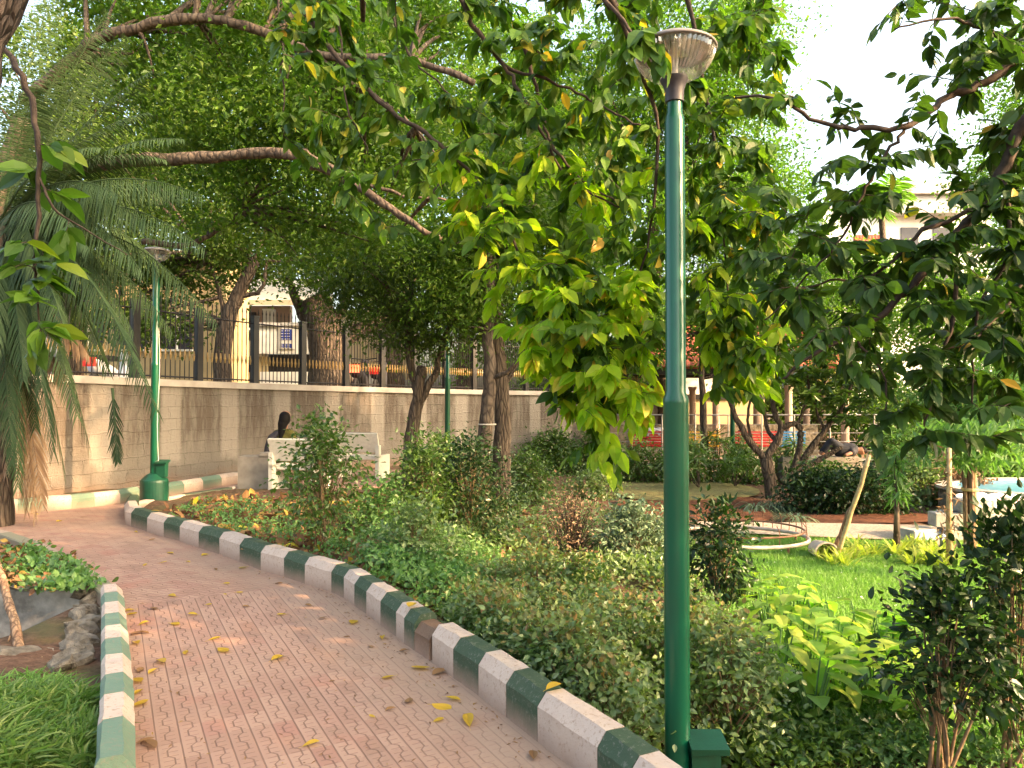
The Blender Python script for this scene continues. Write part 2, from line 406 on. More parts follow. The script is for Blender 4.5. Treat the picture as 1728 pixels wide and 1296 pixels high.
M['glassdark'] = simple('dark_pane', (.03,.03,.045), (.05,.05,.06), 2, .15, 0)
M['coping'] = simple('coping_paint', (.46,.42,.37), (.34,.30,.26), 4, .75, .2)
M['granite'] = simple('bench_granite', (.72,.68,.58), (.60,.56,.47), 20, .5, .1)
M['concrete'] = simple('grey_concrete', (.30,.265,.22), (.21,.18,.15), 7, .9, .4)
M['rock'] = simple('rubble_rock', (.36,.31,.24), (.13,.11,.085), 14, .95, 1.0, .2, bd=.03)
M['blocks'] = simple('concrete_block', (.40,.385,.35), (.27,.255,.23), 12, .9, .5)
M['pipe'] = simple('pale_pipe', (.55,.48,.40), (.42,.33,.26), 14, .5, .2)
M['rust'] = simple('rusty_iron', (.26,.13,.08), (.16,.08,.05), 20, .8, .3)
M['tile'] = None
M['pool'] = simple('pool_paint', (.10,.30,.44), (.08,.26,.40), 3, .3, 0)
M['red'] = simple('red_bench_paint', (.34,.02,.02), (.26,.015,.02), 10, .4, 0)
M['yel'] = simple('yellow_bench_paint', (.50,.28,.03), (.4,.22,.02), 10, .4, 0)
M['blue'] = simple('blue_bench_paint', (.03,.16,.36), (.02,.12,.3), 10, .4, 0)
M['steel'] = simple('railing_steel', (.35,.34,.33), (.28,.27,.26), 10, .4, 0, metal=.6)
M['skin'] = simple('skin', (.30,.15,.09), (.26,.13,.08), 10, .5, 0)
M['hair'] = simple('black_hair', (.004,.0035,.0035), (.006,.005,.005), 60, .7, .4, .15)
M['kurta'] = simple('olive_cloth', (.09,.08,.012), (.06,.055,.01), 8, .85, .3)
M['darkcloth'] = simple('dark_cloth', (.02,.02,.025), (.03,.03,.04), 8, .85, .3)
M['greycloth'] = simple('grey_cloth', (.42,.42,.48), (.3,.3,.36), 8, .85, .4)
M['bluecloth'] = simple('pale_blue_cloth', (.60,.66,.80), (.5,.55,.7), 8, .85, .4)
M['signblue'] = simple('sign_blue', (.02,.05,.30), (.02,.04,.25), 8, .5, 0)
M['signwhite'] = simple('sign_white', (.78,.77,.72), (.7,.69,.65), 8, .5, 0)
M['redplastic'] = simple('red_plastic', (.55,.03,.02), (.4,.02,.02), 8, .3, 0)
M['scooterwhite'] = simple('white_paint', (.75,.76,.80), (.7,.7,.75), 8, .3, 0)
M['tyre'] = simple('tyre_rubber', (.02,.02,.02), (.03,.03,.03), 20, .8, .2)
def cloth_print():
    t = NT('printed_cloth'); v = t.pos(); n = t.noise(v, 9, 2)
    return t.fin(t.ramp(n, [(.45, (.72,.70,.74)), (.55, (.70,.42,.52)), (.62, (.75,.73,.76))]), .85, .1)
M['print'] = cloth_print()
def tail():
    t = NT('tail_light_lit'); t.fin((.6,.02,.01), .3); t.b.inputs['Emission Color'].default_value = (1, .08, .03, 1); t.b.inputs['Emission Strength'].default_value = 1.5; return t.m
M['tail'] = tail()
def tile_mat():
    t = NT('clay_roof_tile'); v = t.pos(); w = t.node('ShaderNodeTexWave'); t.l.new(v, w.inputs[0]); w.inputs['Scale'].default_value = 1.6; w.bands_direction = 'X'
    w2 = t.node('ShaderNodeTexWave'); t.l.new(v, w2.inputs[0]); w2.inputs['Scale'].default_value = 1.3; w2.bands_direction = 'Z'
    k = t.m_('MULTIPLY', w.outputs['Fac'], w2.outputs['Fac'])
    t.bump(k, .8, .04); return t.fin(t.mix(t.ramp(k, [(.0, .8), (.2, .0)]), t.ramp(t.noise(v, 4, 4), [(.35, (.26,.07,.045)), (.65, (.36,.11,.07))]), (.16,.04,.03)), .8, .2)
M['tile'] = tile_mat()
def wall_mat():
    t = NT('coursed_stone_wall'); uv = t.co('UV')
    dn = t.node('ShaderNodeTexNoise'); t.l.new(uv, dn.inputs['Vector']); dn.inputs['Scale'].default_value = 5; dn.inputs['Detail'].default_value = 3
    va = t.node('ShaderNodeVectorMath', operation='MULTIPLY_ADD'); t.l.new(dn.outputs['Color'], va.inputs[0]); va.inputs[1].default_value = (.20, .09, 0); t.l.new(uv, va.inputs[2])
    br = t.node('ShaderNodeTexBrick'); t.l.new(va.outputs[0], br.inputs['Vector'])
    br.inputs['Scale'].default_value = 1; br.inputs['Brick Width'].default_value = .30; br.inputs['Row Height'].default_value = .205; br.offset = .45
    br.inputs['Mortar Size'].default_value = .012; br.inputs['Mortar Smooth'].default_value = .7; br.inputs['Bias'].default_value = 0
    br.inputs['Color1'].default_value = (.155,.14,.12,1); br.inputs['Color2'].default_value = (.20,.182,.158,1); br.inputs['Mortar'].default_value = (.135,.12,.10,1)
    n = t.noise(uv, 2.2, 6, .65); n2 = t.noise(uv, 22, 6, .75)
    mp = t.node('ShaderNodeMapping'); t.l.new(uv, mp.inputs[0]); mp.inputs['Scale'].default_value = (5, .7, 1); st = t.noise(mp.outputs[0], 1.6, 6, .7)
    c = t.mix(t.ramp(n, [(.38, .15), (.6, .85)]), br.outputs[0], (.20,.183,.158))
    sp = t.node('ShaderNodeSeparateXYZ'); t.l.new(uv, sp.inputs[0])
    top = t.ramp(sp.outputs[1], [(.45, 0.0), (.97, 1.0)])
    c = t.mix(t.m_('MULTIPLY', t.ramp(st, [(.40, 0.0), (.56, .95)]), top), c, (.09,.075,.06))
    # cement smears below the fence posts
    pz = t.m_('PINGPONG', t.m_('ADD', sp.outputs[0], t.m_('MULTIPLY', n2, .14)), .62)
    sm = t.m_('MULTIPLY', t.ramp(pz, [(.16, 1.0), (.22, 0.0)]), t.ramp(t.m_('ADD', sp.outputs[1], t.m_('MULTIPLY', n, .9)), [(.78, 0.0), (.95, .75)]))
    c = t.mix(sm, c, (.34,.31,.27))
    low = t.ramp(t.m_('ADD', sp.outputs[1], t.m_('MULTIPLY', n, .5)), [(.25, .8), (.50, .0)])
    c = t.mix(low, c, (.25,.15,.095))
    c = t.mix(t.m_('MULTIPLY', n2, .45), c, (.17,.135,.11))
    pitch = t.ramp(n2, [(.35, 0.0), (.6, 1.0)])
    h = t.m_('ADD', t.m_('MULTIPLY', br.outputs['Fac'], -.3), t.m_('MULTIPLY', n2, 1.0))
    t.bump(h, .9, .03); return t.fin(c, .92, .15)
M['wall'] = wall_mat()
def pit_mat():
    t = NT('stained_plaster'); v = t.pos(); n = t.noise(v, 2.2, 6, .6)
    c = t.ramp(n, [(.38, (.10,.10,.095)), (.52, (.26,.26,.25)), (.66, (.46,.45,.43))]); t.bump(t.noise(v, 20, 5), .4, .01); return t.fin(c, .9, .2)
M['plaster'] = pit_mat()
def lampglass():
    t = NT('clear_ribbed_bowl'); g = t.node('ShaderNodeBsdfGlossy'); g.inputs['Roughness'].default_value = .12
    tr = t.node('ShaderNodeBsdfTransparent'); tr.inputs['Color'].default_value = (.96,.98,.98,1)
    df = t.node('ShaderNodeBsdfTranslucent'); df.inputs['Color'].default_value = (.95,.97,.97,1)
    m1 = t.node('ShaderNodeMixShader'); m1.inputs[0].default_value = .24; t.l.new(tr.outputs[0], m1.inputs[1]); t.l.new(df.outputs[0], m1.inputs[2])
    m2 = t.node('ShaderNodeMixShader'); m2.inputs[0].default_value = .22; t.l.new(m1.outputs[0], m2.inputs[1]); t.l.new(g.outputs[0], m2.inputs[2])
    t.l.new(m2.outputs[0], t.out.inputs['Surface']); return t.m
M['bowl'] = lampglass()
M['capin'] = simple('lamp_cap_grey', (.20,.19,.185), (.17,.16,.155), 3, .5, 0)
M['tubewhite'] = simple('white_tube', (.70,.68,.66), (.62,.6,.58), 3, .4, 0)

# ------------------------------------------------------------------ leaves
def nrm(a): return a / (np.linalg.norm(a, axis=-1, keepdims=True) + 1e-9)
# near leaf: outline parameters (t along, w across), 11 vertices
_NT = np.array([0, .20, .48, .78, 1.0, .78, .48, .20, .20, .48, .78])
_NW = np.array([0, .72, 1.0, .58, 0, -.58, -1.0, -.72, 0, 0, 0])
_NF3 = np.array([[0, 8, 1], [0, 7, 8], [10, 4, 3], [10, 5, 4]])
_NF4 = np.array([[8, 9, 2, 1], [9, 10, 3, 2], [7, 6, 9, 8], [6, 5, 10, 9]])
def leaves(mb, Pp, D, N, L, Wd, near=False, curl=.22, fold=.25):
    Pp = np.asarray(Pp, float); n = len(Pp)
    if n == 0: return
    D = nrm(np.asarray(D, float)); N = np.asarray(N, float)
    N = nrm(N - (N * D).sum(1, keepdims=True) * D); Sd = np.cross(D, N)
    L = np.broadcast_to(np.asarray(L, float), (n,)); Wd = np.broadcast_to(np.asarray(Wd, float), (n,))
    if near: T, Wq = _NT, _NW
    else: T, Wq = np.array([0, .42, 1.0, .42]), np.array([0, 1.0, 0, -1.0])
    cr = curl * (0.4 + rng.random(n) * 1.2)
    v = (Pp[:, None] + D[:, None] * (T[None, :, None] * L[:, None, None])
         + Sd[:, None] * (Wq[None, :, None] * Wd[:, None, None])
         + N[:, None] * ((np.abs(Wq)[None] * fold * Wd[:, None] - (T ** 2)[None] * (cr * L)[:, None])[..., None]))
    k = len(T); base = (np.arange(n) * k)[:, None, None]
    if near: mb.add(v.reshape(-1, 3), f3=(_NF3[None] + base).reshape(-1, 3), f4=(_NF4[None] + base).reshape(-1, 4))
    else: mb.add(v.reshape(-1, 3), f4=(np.array([[0, 1, 2, 3]])[None] + base).reshape(-1, 4))

def rdir(n, droop=.3, flat=.6):
    d = rng.normal(size=(n, 3)); d[:, 2] = d[:, 2] * flat - droop; return nrm(d)
def rup(n, k=.7):
    return nrm(np.array([0, 0, 1.0]) + rng.normal(size=(n, 3)) * k)
def blob(mb, c, r, nsub, per, sig, L, droop=.35, asp=.28, shell=.55, near=False):
    """foliage clumps spread through an ellipsoid; gaps stay between the clumps"""
    c = np.array(c, float); r = np.array(r, float)
    q = nrm(rng.normal(size=(nsub, 3))) * (shell + (1 - shell) * rng.random((nsub, 1))) ** 1.0
    sc = c + q * r
    k = np.repeat(sc, per, axis=0); n = len(k)
    sg = sig * (0.6 + .8 * rng.random((nsub, 1))).repeat(per, axis=0)
    pp = k + rng.normal(size=(n, 3)) * sg * np.array([1, 1, .65])
    Ls = L * (0.65 + .7 * rng.random(n))
    leaves(mb, pp, rdir(n, droop), rup(n), Ls, Ls * asp, near)
    return sc

def limb(mb, pts, r0, r1, n=8, sub=5, wob=.0):
    pts = np.asarray(pts, float); out = []
    m = len(pts)
    for i in range(m - 1):
        p0, p1, p2, p3 = pts[max(i - 1, 0)], pts[i], pts[i + 1], pts[min(i + 2, m - 1)]
        for t in np.linspace(0, 1, sub, endpoint=(i == m - 2)):
            out.append(.5 * ((2 * p1) + (-p0 + p2) * t + (2 * p0 - 5 * p1 + 4 * p2 - p3) * t * t + (-p0 + 3 * p1 - 3 * p2 + p3) * t ** 3))
    out = np.array(out)
    if wob: out[1:-1] += rng.normal(size=(len(out) - 2, 3)) * wob
    rr = np.linspace(r0, r1, len(out)) * (1 + (.02 if r0 > .1 else .06) * rng.normal(size=len(out)))
    mb.tube(out, rr, n); return out

def inpoly(x, y, poly):
    ins = False; j = len(poly) - 1
    for i in range(len(poly)):
        xi, yi = poly[i]; xj, yj = poly[j]
        if (yi > y) != (yj > y) and x < (xj - xi) * (y - yi) / (yj - yi) + xi: ins = not ins
        j = i
    return ins
def sample(poly, n, y0, y1, gap=None):
    xs = [p[0] for p in poly]; ys = [p[1] for p in poly]; out = []
    while len(out) < n:
        x = random.uniform(min(xs), max(xs)); y = random.uniform(min(ys), max(ys))
        if inpoly(x, y, poly) and not (gap and inpoly(x, y, gap)): out.append(P(x, y, random.uniform(y0, y1)))
    return out

def grow(wood, lf, lf2, skel, targets, L=.10, nl=9, rtwig=.006, droop=.55, p2=.05, asp=.26, wood2=None):
    """twigs reach from the nearest limb to every target and carry alternate leaves"""
    sk = np.array(skel); T = np.array(targets)
    order = np.argsort([np.min(np.linalg.norm(sk - t, axis=1)) for t in T])
    LP, LD, LN, LL = [], [], [], []; YP, YD, YN, YL = [], [], [], []
    for i in order:
        t = T[i]; d = np.linalg.norm(sk - t, axis=1) + np.maximum(0, t[2] - sk[:, 2]) * .6
        q = sk[np.argmin(d)]; dist = np.linalg.norm(t - q)
        if dist < .03: continue
        mid = (q + t) / 2 + np.array([0, 0, .12 * dist]) + rng.normal(size=3) * .05 * dist
        tt = np.linspace(0, 1, 8)[:, None]
        c = (1 - tt) ** 2 * q + 2 * (1 - tt) * tt * mid + tt ** 2 * t
        r = min(rtwig, .0015 + .007 * dist)
        wood.tube(c, np.linspace(r, .0012, 8), 5, cap=False)
        sk = np.vstack([sk, c[3:7]])
        reach = min(dist, .75) / dist
        n = max(5, int(nl * random.uniform(.7, 1.3)))
        tipdir = nrm(c[-1] - c[-3])
        for k in range(n):
            a = 1 - reach * k / n; ii = a * 7; i0 = int(min(ii, 6)); p = c[i0] + (c[i0 + 1] - c[i0]) * (ii - i0)
            tan = nrm(c[i0 + 1] - c[i0]); side = nrm(np.cross(tan, [0, 0, 1.0]) + 1e-3) * (1 if k % 2 else -1)
            dd = tan * .55 + side * .75 + np.array([0, 0, -droop]) + rng.normal(size=3) * .28
            if k == 0: dd = tan + np.array([0, 0, -droop * .5])
            l = L * random.uniform(.65, 1.25)
            nn = np.array([0, 0, 1.0]) + rng.normal(size=3) * .5 + side * .25
            if random.random() < p2: YP.append(p); YD.append(dd); YN.append(nn); YL.append(l)
            else: LP.append(p); LD.append(dd); LN.append(nn); LL.append(l)
    LL = np.array(LL); leaves(lf, LP, LD, LN, LL, LL * asp, True)
    if YP: YL = np.array(YL); leaves(lf2, YP, YD, YN, YL, YL * asp, True)

# ------------------------------------------------------------------ ground, path
def axis(parts):
    out = []
    for a, b, s in parts: out += list(np.arange(a, b, s))
    return np.array(out + [parts[-1][1]])
gx = axis([(-400,-40,60),(-40,-8,4),(-8,8,.14),(8,16,.6),(16,40,4),(40,400,60)])
gy = axis([(-60,-4,8),(-4,1,.6),(1,12.5,.14),(12.5,26,.7),(26,60,6),(60,600,90)])
XX, YY = np.meshgrid(gx, gy); ZZ = terrain(XX, YY)
sm = (XX > -5) & (XX < 8) & (YY > 1.5) & (YY < 12)
mb = MB(); nx, ny = len(gx), len(gy)
i = (np.arange(ny - 1)[:, None] * nx + np.arange(nx - 1)[None]).reshape(-1)
dpt, dsd = segdist(XX, YY, _ext)
bumpz = np.where(sm & (dsd > 0) & (dpt > .35) & (YY > 2), rng.normal(size=ZZ.shape) * .012, 0)
mb.add(np.stack([XX, YY, ZZ + bumpz], -1).reshape(-1, 3), f4=np.stack([i, i + 1, i + nx + 1, i + nx], -1))
struct('ground', mb, M['soil'], smooth=True)

# brick path as one draped sheet, clipped between the kerbs
pp_ = PATH
g = np.arange(-9.5, 4, .07); h = np.arange(-3, 16, .07)
n0 = len(pp_)
gx2, gy2 = np.meshgrid(g, h)
ins = inside_np(gx2, gy2, pp_)
cell = ins[:-1, :-1] | ins[1:, :-1] | ins[:-1, 1:] | ins[1:, 1:]
nx2 = len(g); ii, jj = np.nonzero(cell); b_ = ii * nx2 + jj
mb = MB(); mb.add(np.stack([gx2, gy2, np.zeros_like(gx2)], -1).reshape(-1, 3), f4=np.stack([b_, b_ + 1, b_ + nx2 + 1, b_ + nx2], -1))
po = struct('path', mb, M['paver'])
me = po.data; ca = me.color_attributes.new('dust', 'FLOAT_COLOR', 'POINT')
co = np.zeros(len(me.vertices) * 3, np.float32); me.vertices.foreach_get('co', co); co = co.reshape(-1, 3)
dk, _ = segdist(co[:, 0].astype(float), co[:, 1].astype(float), RKw); dl, _ = segdist(co[:, 0].astype(float), co[:, 1].astype(float), LKw)
du = np.clip(1.15 - dk / .55, 0, 1) * np.clip(.2 + (8.5 - co[:, 1]) / 4, .35, 1) + .35 * np.clip(1 - dl / .2, 0, 1) + .22 * sst(6, 9, co[:, 1])
du = np.clip(du, 0, 1); ca.data.foreach_set('color', np.repeat(du, 4).astype(np.float32))

# ------------------------------------------------------------------ kerb blocks
def kerb_block(a, b, inward, mat, label, group, h=.21, w=.15, name='kerb_block', ch=.055, lift=0.0, z0=-.05):
    a = np.array([a[0], a[1]]); b = np.array([b[0], b[1]]); d = b - a; L = np.hypot(*d); d /= L
    a = a + d * .0015; b = b - d * .0015
    nn = np.array([-d[1], d[0]]) * inward
    prof = [(0, z0), (0, h - ch), (ch * .8, h), (w - ch * .35, h), (w, h - ch * .5), (w, z0)]
    k = 5; v = []
    for s in range(k):
        c = a + (b - a) * s / (k - 1)
        for (o, z) in prof:
            j = rng.normal(size=3) * .0022
            if s in (0, k - 1): j *= .4
            q = c + nn * o; v.append((q[0] + j[0], q[1] + j[1], z + (j[2] if z > 0 else 0)))
    v = np.array(v); m = len(prof); f = []
    for s in range(k - 1):
        for q in range(m):
            r = (q + 1) % m; f.append((s * m + q, (s + 1) * m + q, (s + 1) * m + r, s * m + r))
    mbx = MB(); mbx.add(v, f); mbx.ng.append(np.arange(m)); mbx.ng.append(np.arange(m)[::-1] + (k - 1) * m)
    c = np.array([*((a + b) / 2), 0]); v
    o = solo(name, mbx, mat, label, 'kerb block', c, group)
    o.location.z = lift
    return o
ORD = 'first second third fourth fifth sixth seventh eighth ninth tenth eleventh twelfth thirteenth fourteenth fifteenth sixteenth seventeenth eighteenth nineteenth twentieth'.split()
cnt_ = {}
def nth(key): cnt_[key] = cnt_.get(key, -1) + 1; return ORD[cnt_[key]]
for k in range(len(RKw) - 1):
    c = RKc[k]
    if c == 'B':
        kerb_block(RKw[k], RKw[k] + (RKw[k + 1] - RKw[k]) * .85, 1, M['kb'], 'broken brown kerb block with its paint gone, in the gap of the right kerb', None, h=.17)
    elif c == 'W':
        kerb_block(RKw[k], RKw[k + 1], 1, M['kw'], nth('rw') + ' white block of the right kerb from its far lamp end', 'white blocks of the right kerb')
    else:
        kerb_block(RKw[k], RKw[k + 1], 1, M['kg'], nth('rg') + ' dark green block of the right kerb from its far lamp end', 'green blocks of the right kerb')
for k in range(len(LKw) - 1):
    wht = k % 2 == 1
    kerb_block(LKw[k], LKw[k + 1], 1, M['kw'] if wht else M['kgl'], nth('lw' if wht else 'lg') + (' white' if wht else ' pale green') + ' kerb block from the camera in the straight kerb left of the path',
               ('white' if wht else 'pale green') + ' blocks of the left kerb', h=.16, w=.14)
for k in range(len(BKw) - 1):
    wht = k % 2 == 1
    kerb_block(BKw[k], BKw[k + 1], 1, M['kworn'] if wht else M['kworng'], nth('bw' if wht else 'bg') + (' worn grey' if wht else ' worn mossy') + ' low kerb block from the pit corner behind the left bed',
               'worn blocks round the left bed, ' + ('grey' if wht else 'mossy'), h=.07, w=.14, ch=.02)
for k in range(len(FKw) - 1):
    wht = k % 2 == 0
    kerb_block(FKw[k], FKw[k + 1], 1, M['kw'] if wht else M['kgl'], nth('fw' if wht else 'fg') + (' white' if wht else ' green') + ' kerb block from the left in the kerb below the stone wall',
               ('white' if wht else 'green') + ' blocks of the far kerb', h=.19, w=.16)
for k in range(len(EKw) - 1):
    kerb_block(EKw[k], EKw[k + 1], -1, M['kw'] if k % 2 == 0 else M['kg'], nth('ew' if k % 2 == 0 else 'eg') + (' white' if k % 2 == 0 else ' dark green') + ' kerb block running from the lamp drum toward the granite benches',
               ('white' if k % 2 == 0 else 'green') + ' blocks behind the first bed', h=.2 if k < 2 else .10, w=.15)

# ------------------------------------------------------------------ stone wall, coping, fence
WPX = [(-310, 8.5), (-100, 10.0), (60, 10.85), (170, 11.7), (300, 12.9), (440, 14.5), (560, 15.9), (690, 17.5), (807, 18.9), (960, 21.0), (1120, 24.0)]
wallp = np.array([[(px - HX) / FPX * Y, Y] for px, Y in WPX])
def dens(p, s=.25):
    out = [p[0]]
    for i in range(len(p) - 1):
        p0, p1, p2, p3 = p[max(i - 1, 0)], p[i], p[i + 1], p[min(i + 2, len(p) - 1)]
        m = max(2, int(np.hypot(*(p2 - p1)) / s))
        for t in np.linspace(0, 1, m + 1)[1:]:
            out.append(.5 * ((2 * p1) + (-p0 + p2) * t + (2 * p0 - 5 * p1 + 4 * p2 - p3) * t * t + (-p0 + 3 * p1 - 3 * p2 + p3) * t ** 3))
    return np.array(out)
wp = dens(wallp, .3); seg = np.hypot(*np.diff(wp, axis=0).T); arc = np.concatenate([[0], np.cumsum(seg)])
tn = np.gradient(wp, axis=0); tn /= np.linalg.norm(tn, axis=1, keepdims=True); wn_ = np.c_[-tn[:, 1], tn[:, 0]]   # points away from camera
wallpx = wp[:, 0] / wp[:, 1] * FPX + HX
htop = np.interp(wallpx, [60, 440, 807, 1120], [1.89, 1.825, 1.76, 1.72])
def strip(offs, zs, close=True):
    """sweep a profile of (offset, z-array) along the wall"""
    m = len(offs); v = np.concatenate([np.c_[wp + wn_ * offs[i], zs[i] * np.ones(len(wp))][:, None] for i in range(m)], axis=1)
    n = len(wp); i = np.arange(n - 1)[:, None] * m; j = np.arange(m)[None]; k = (j + 1) % m
    f = np.stack([i + j, i + k, i + m + k, i + m + j], -1).reshape(-1, 4)
    b = MB(); b.add(v.reshape(-1, 3), f4=f); b.ng.append(np.arange(m)[::-1]); b.ng.append(np.arange(m) + (n - 1) * m); return b
wb = strip([0, 0, .3, .3], [-.6, htop - .12, htop - .12, -.6])
wall = thing('stone_wall', 'grey brown coursed stone retaining wall with cement smears along the path', 'wall', (wp[20][0], wp[20][1], 0))
wo = part(wall, 'masonry', wb, M['wall'])
uvl = wo.data.uv_layers.new(name='UVMap')
me = wo.data; li = np.zeros(len(me.loops), np.int32); me.loops.foreach_get('vertex_index', li)
cz = np.zeros(len(me.vertices) * 3, np.float32); me.vertices.foreach_get('co', cz); cz = cz.reshape(-1, 3)
uvs = np.c_[arc[np.minimum(li // 4, len(arc) - 1)], cz[li, 2]].astype(np.float32); uvl.data.foreach_set('uv', uvs.ravel())
part(wall, 'coping', strip([-.045, -.045, .34, .34], [htop - .117, htop, htop, htop - .117]), M['coping'])
fence = thing('iron_fence', 'black iron railing with gold ornaments standing on the wall coping', 'fence', (wp[20][0], wp[20][1], 1.85))
pxs = [-150, -20, 115, 235, 343, 437, 517, 590, 651, 706, 757, 805, 850, 893, 935, 975, 1015, 1060, 1105]
fa = np.interp(pxs, wallpx, arc)
def onwall(a, off=.14): 
    return np.array([np.interp(a, arc, wp[:, 0]) + off * np.interp(a, arc, wn_[:, 0]), np.interp(a, arc, wp[:, 1]) + off * np.interp(a, arc, wn_[:, 1]), np.interp(a, arc, htop)])
for a in fa:
    q = onwall(a); pb = MB(); ang = math.atan2(*(onwall(a + .1) - onwall(a - .1))[[1, 0]])
    pb.box(q + [0, 0, .65], (.12, .12, 1.3), ang); pb.box(q + [0, 0, 1.315], (.14, .14, .03), ang)
    part(fence, 'post', pb, M['black'])
for a0, a1 in zip(fa[:-1], fa[1:]):
    pb = MB(); og = MB(); n = 13
    for k in range(1, n):
        q = onwall(a0 + (a1 - a0) * k / n)
        pb.tube([q + [0, 0, .02], q + [0, 0, 1.36]], .0095, 5); 
        pb.tube([q + [0, 0, 1.36], q + [0, 0, 1.39], q + [0, 0, 1.47]], [.010, .015, .003], 5)
        og.tube([q + [0, 0, .36], q + [0, 0, .41], q + [0, 0, .44], q + [0, 0, .47], q + [0, 0, .54]], [.011, .018, .024, .018, .011], 6)
    for z in (.06, 1.18): pb.tube([onwall(a0) + [0, 0, z], onwall((a0 + a1) / 2) + [0, 0, z], onwall(a1) + [0, 0, z]], .014, 4)
    pn = part(fence, 'panel', pb, M['bars']); part(pn, 'ornament', og, M['gold'])
# street ground behind the wall
mb = MB(); back = [(x, y, 1.55) for x, y in (wp + wn_ * .31)]
poly = [(-90, 8, 1.55)] + back + [(9, 70, 1.55), (-90, 70, 1.55)]
mb.add(poly); mb.ng.append(np.arange(len(poly))); struct('street', mb, M['asphalt'])

# ------------------------------------------------------------------ flat ground patches right of the path
def patch(name, pts, mat, z):
    q = np.array([G(x, y, GZ)[:2] for x, y in pts]); q = dens(np.vstack([q, q[:1]]), .3)[:-1]
    z += .032; b = MB(); b.add(np.c_[q, np.full(len(q), z)]); b.ng.append(np.arange(len(q)))
    ar = 0.5 * np.sum(q[:, 0] * np.roll(q[:, 1], -1) - np.roll(q[:, 0], -1) * q[:, 1])
    if ar < 0: b.ng[-1] = b.ng[-1][::-1]
    struct(name, b, mat); return q
lawn = patch('lawn', [(1130,925),(1230,912),(1360,912),(1480,918),(1600,915),(1760,905),(1950,915),(2050,1010),(1900,1150),(1700,1150),(1520,1140),(1400,1120),(1290,1080),(1200,1040),(1140,980)], M['lawn'], GZ - .008)
patch('gravel_path', [(1180,884),(1330,886),(1450,888),(1590,893),(1590,912),(1480,914),(1360,909),(1250,904),(1170,900)], M['gravel'], GZ + .008)
patch('grass_patch', [(1030,815),(1150,812),(1262,822),(1275,838),(1180,846),(1060,842)], M['drygrass'], GZ - .005)
patch('mulch_bank', [(1040,845),(1150,848),(1265,842),(1300,870),(1290,882),(1180,880),(1060,876)], M['mulch'], GZ + .001)
patch('grass_verge', [(1560,868),(1640,846),(1760,850),(1760,905),(1600,912)], M['lawn'], GZ - .013)
patch('bare_earth', [(1330,872),(1600,868),(1610,880),(1450,886),(1330,886)], M['mulch'], GZ - .010)

def scatter_grass(name, mat, pts, h, w, kind='stuff', lean=.35):
    n = len(pts); b = MB(); d = nrm(np.c_[rng.normal(size=(n, 2)) * lean, np.ones(n)])
    l = h * (0.5 + rng.random(n)); leaves(b, pts, d, nrm(rng.normal(size=(n, 3))), l, w, False, .5, .1)
    o = struct(name, b, mat, kind); return o
def in_region(q, n):
    mn, mx = q.min(0), q.max(0); out = np.zeros((0, 2))
    while len(out) < n:
        c = mn + rng.random((n * 2, 2)) * (mx - mn); out = np.vstack([out, c[inside_np(c[:, 0], c[:, 1], [tuple(z) for z in q])]])
    return out[:n]
q = in_region(lawn, 160000); q = q[(q[:, 1] < 12.5)]
o = scatter_grass('lawn_blades', LM['grass'], np.c_[q, np.full(len(q), GZ + .018)], .05, .0035); o['label'] = 'short bright green grass covering the lawn'; o['category'] = 'grass'

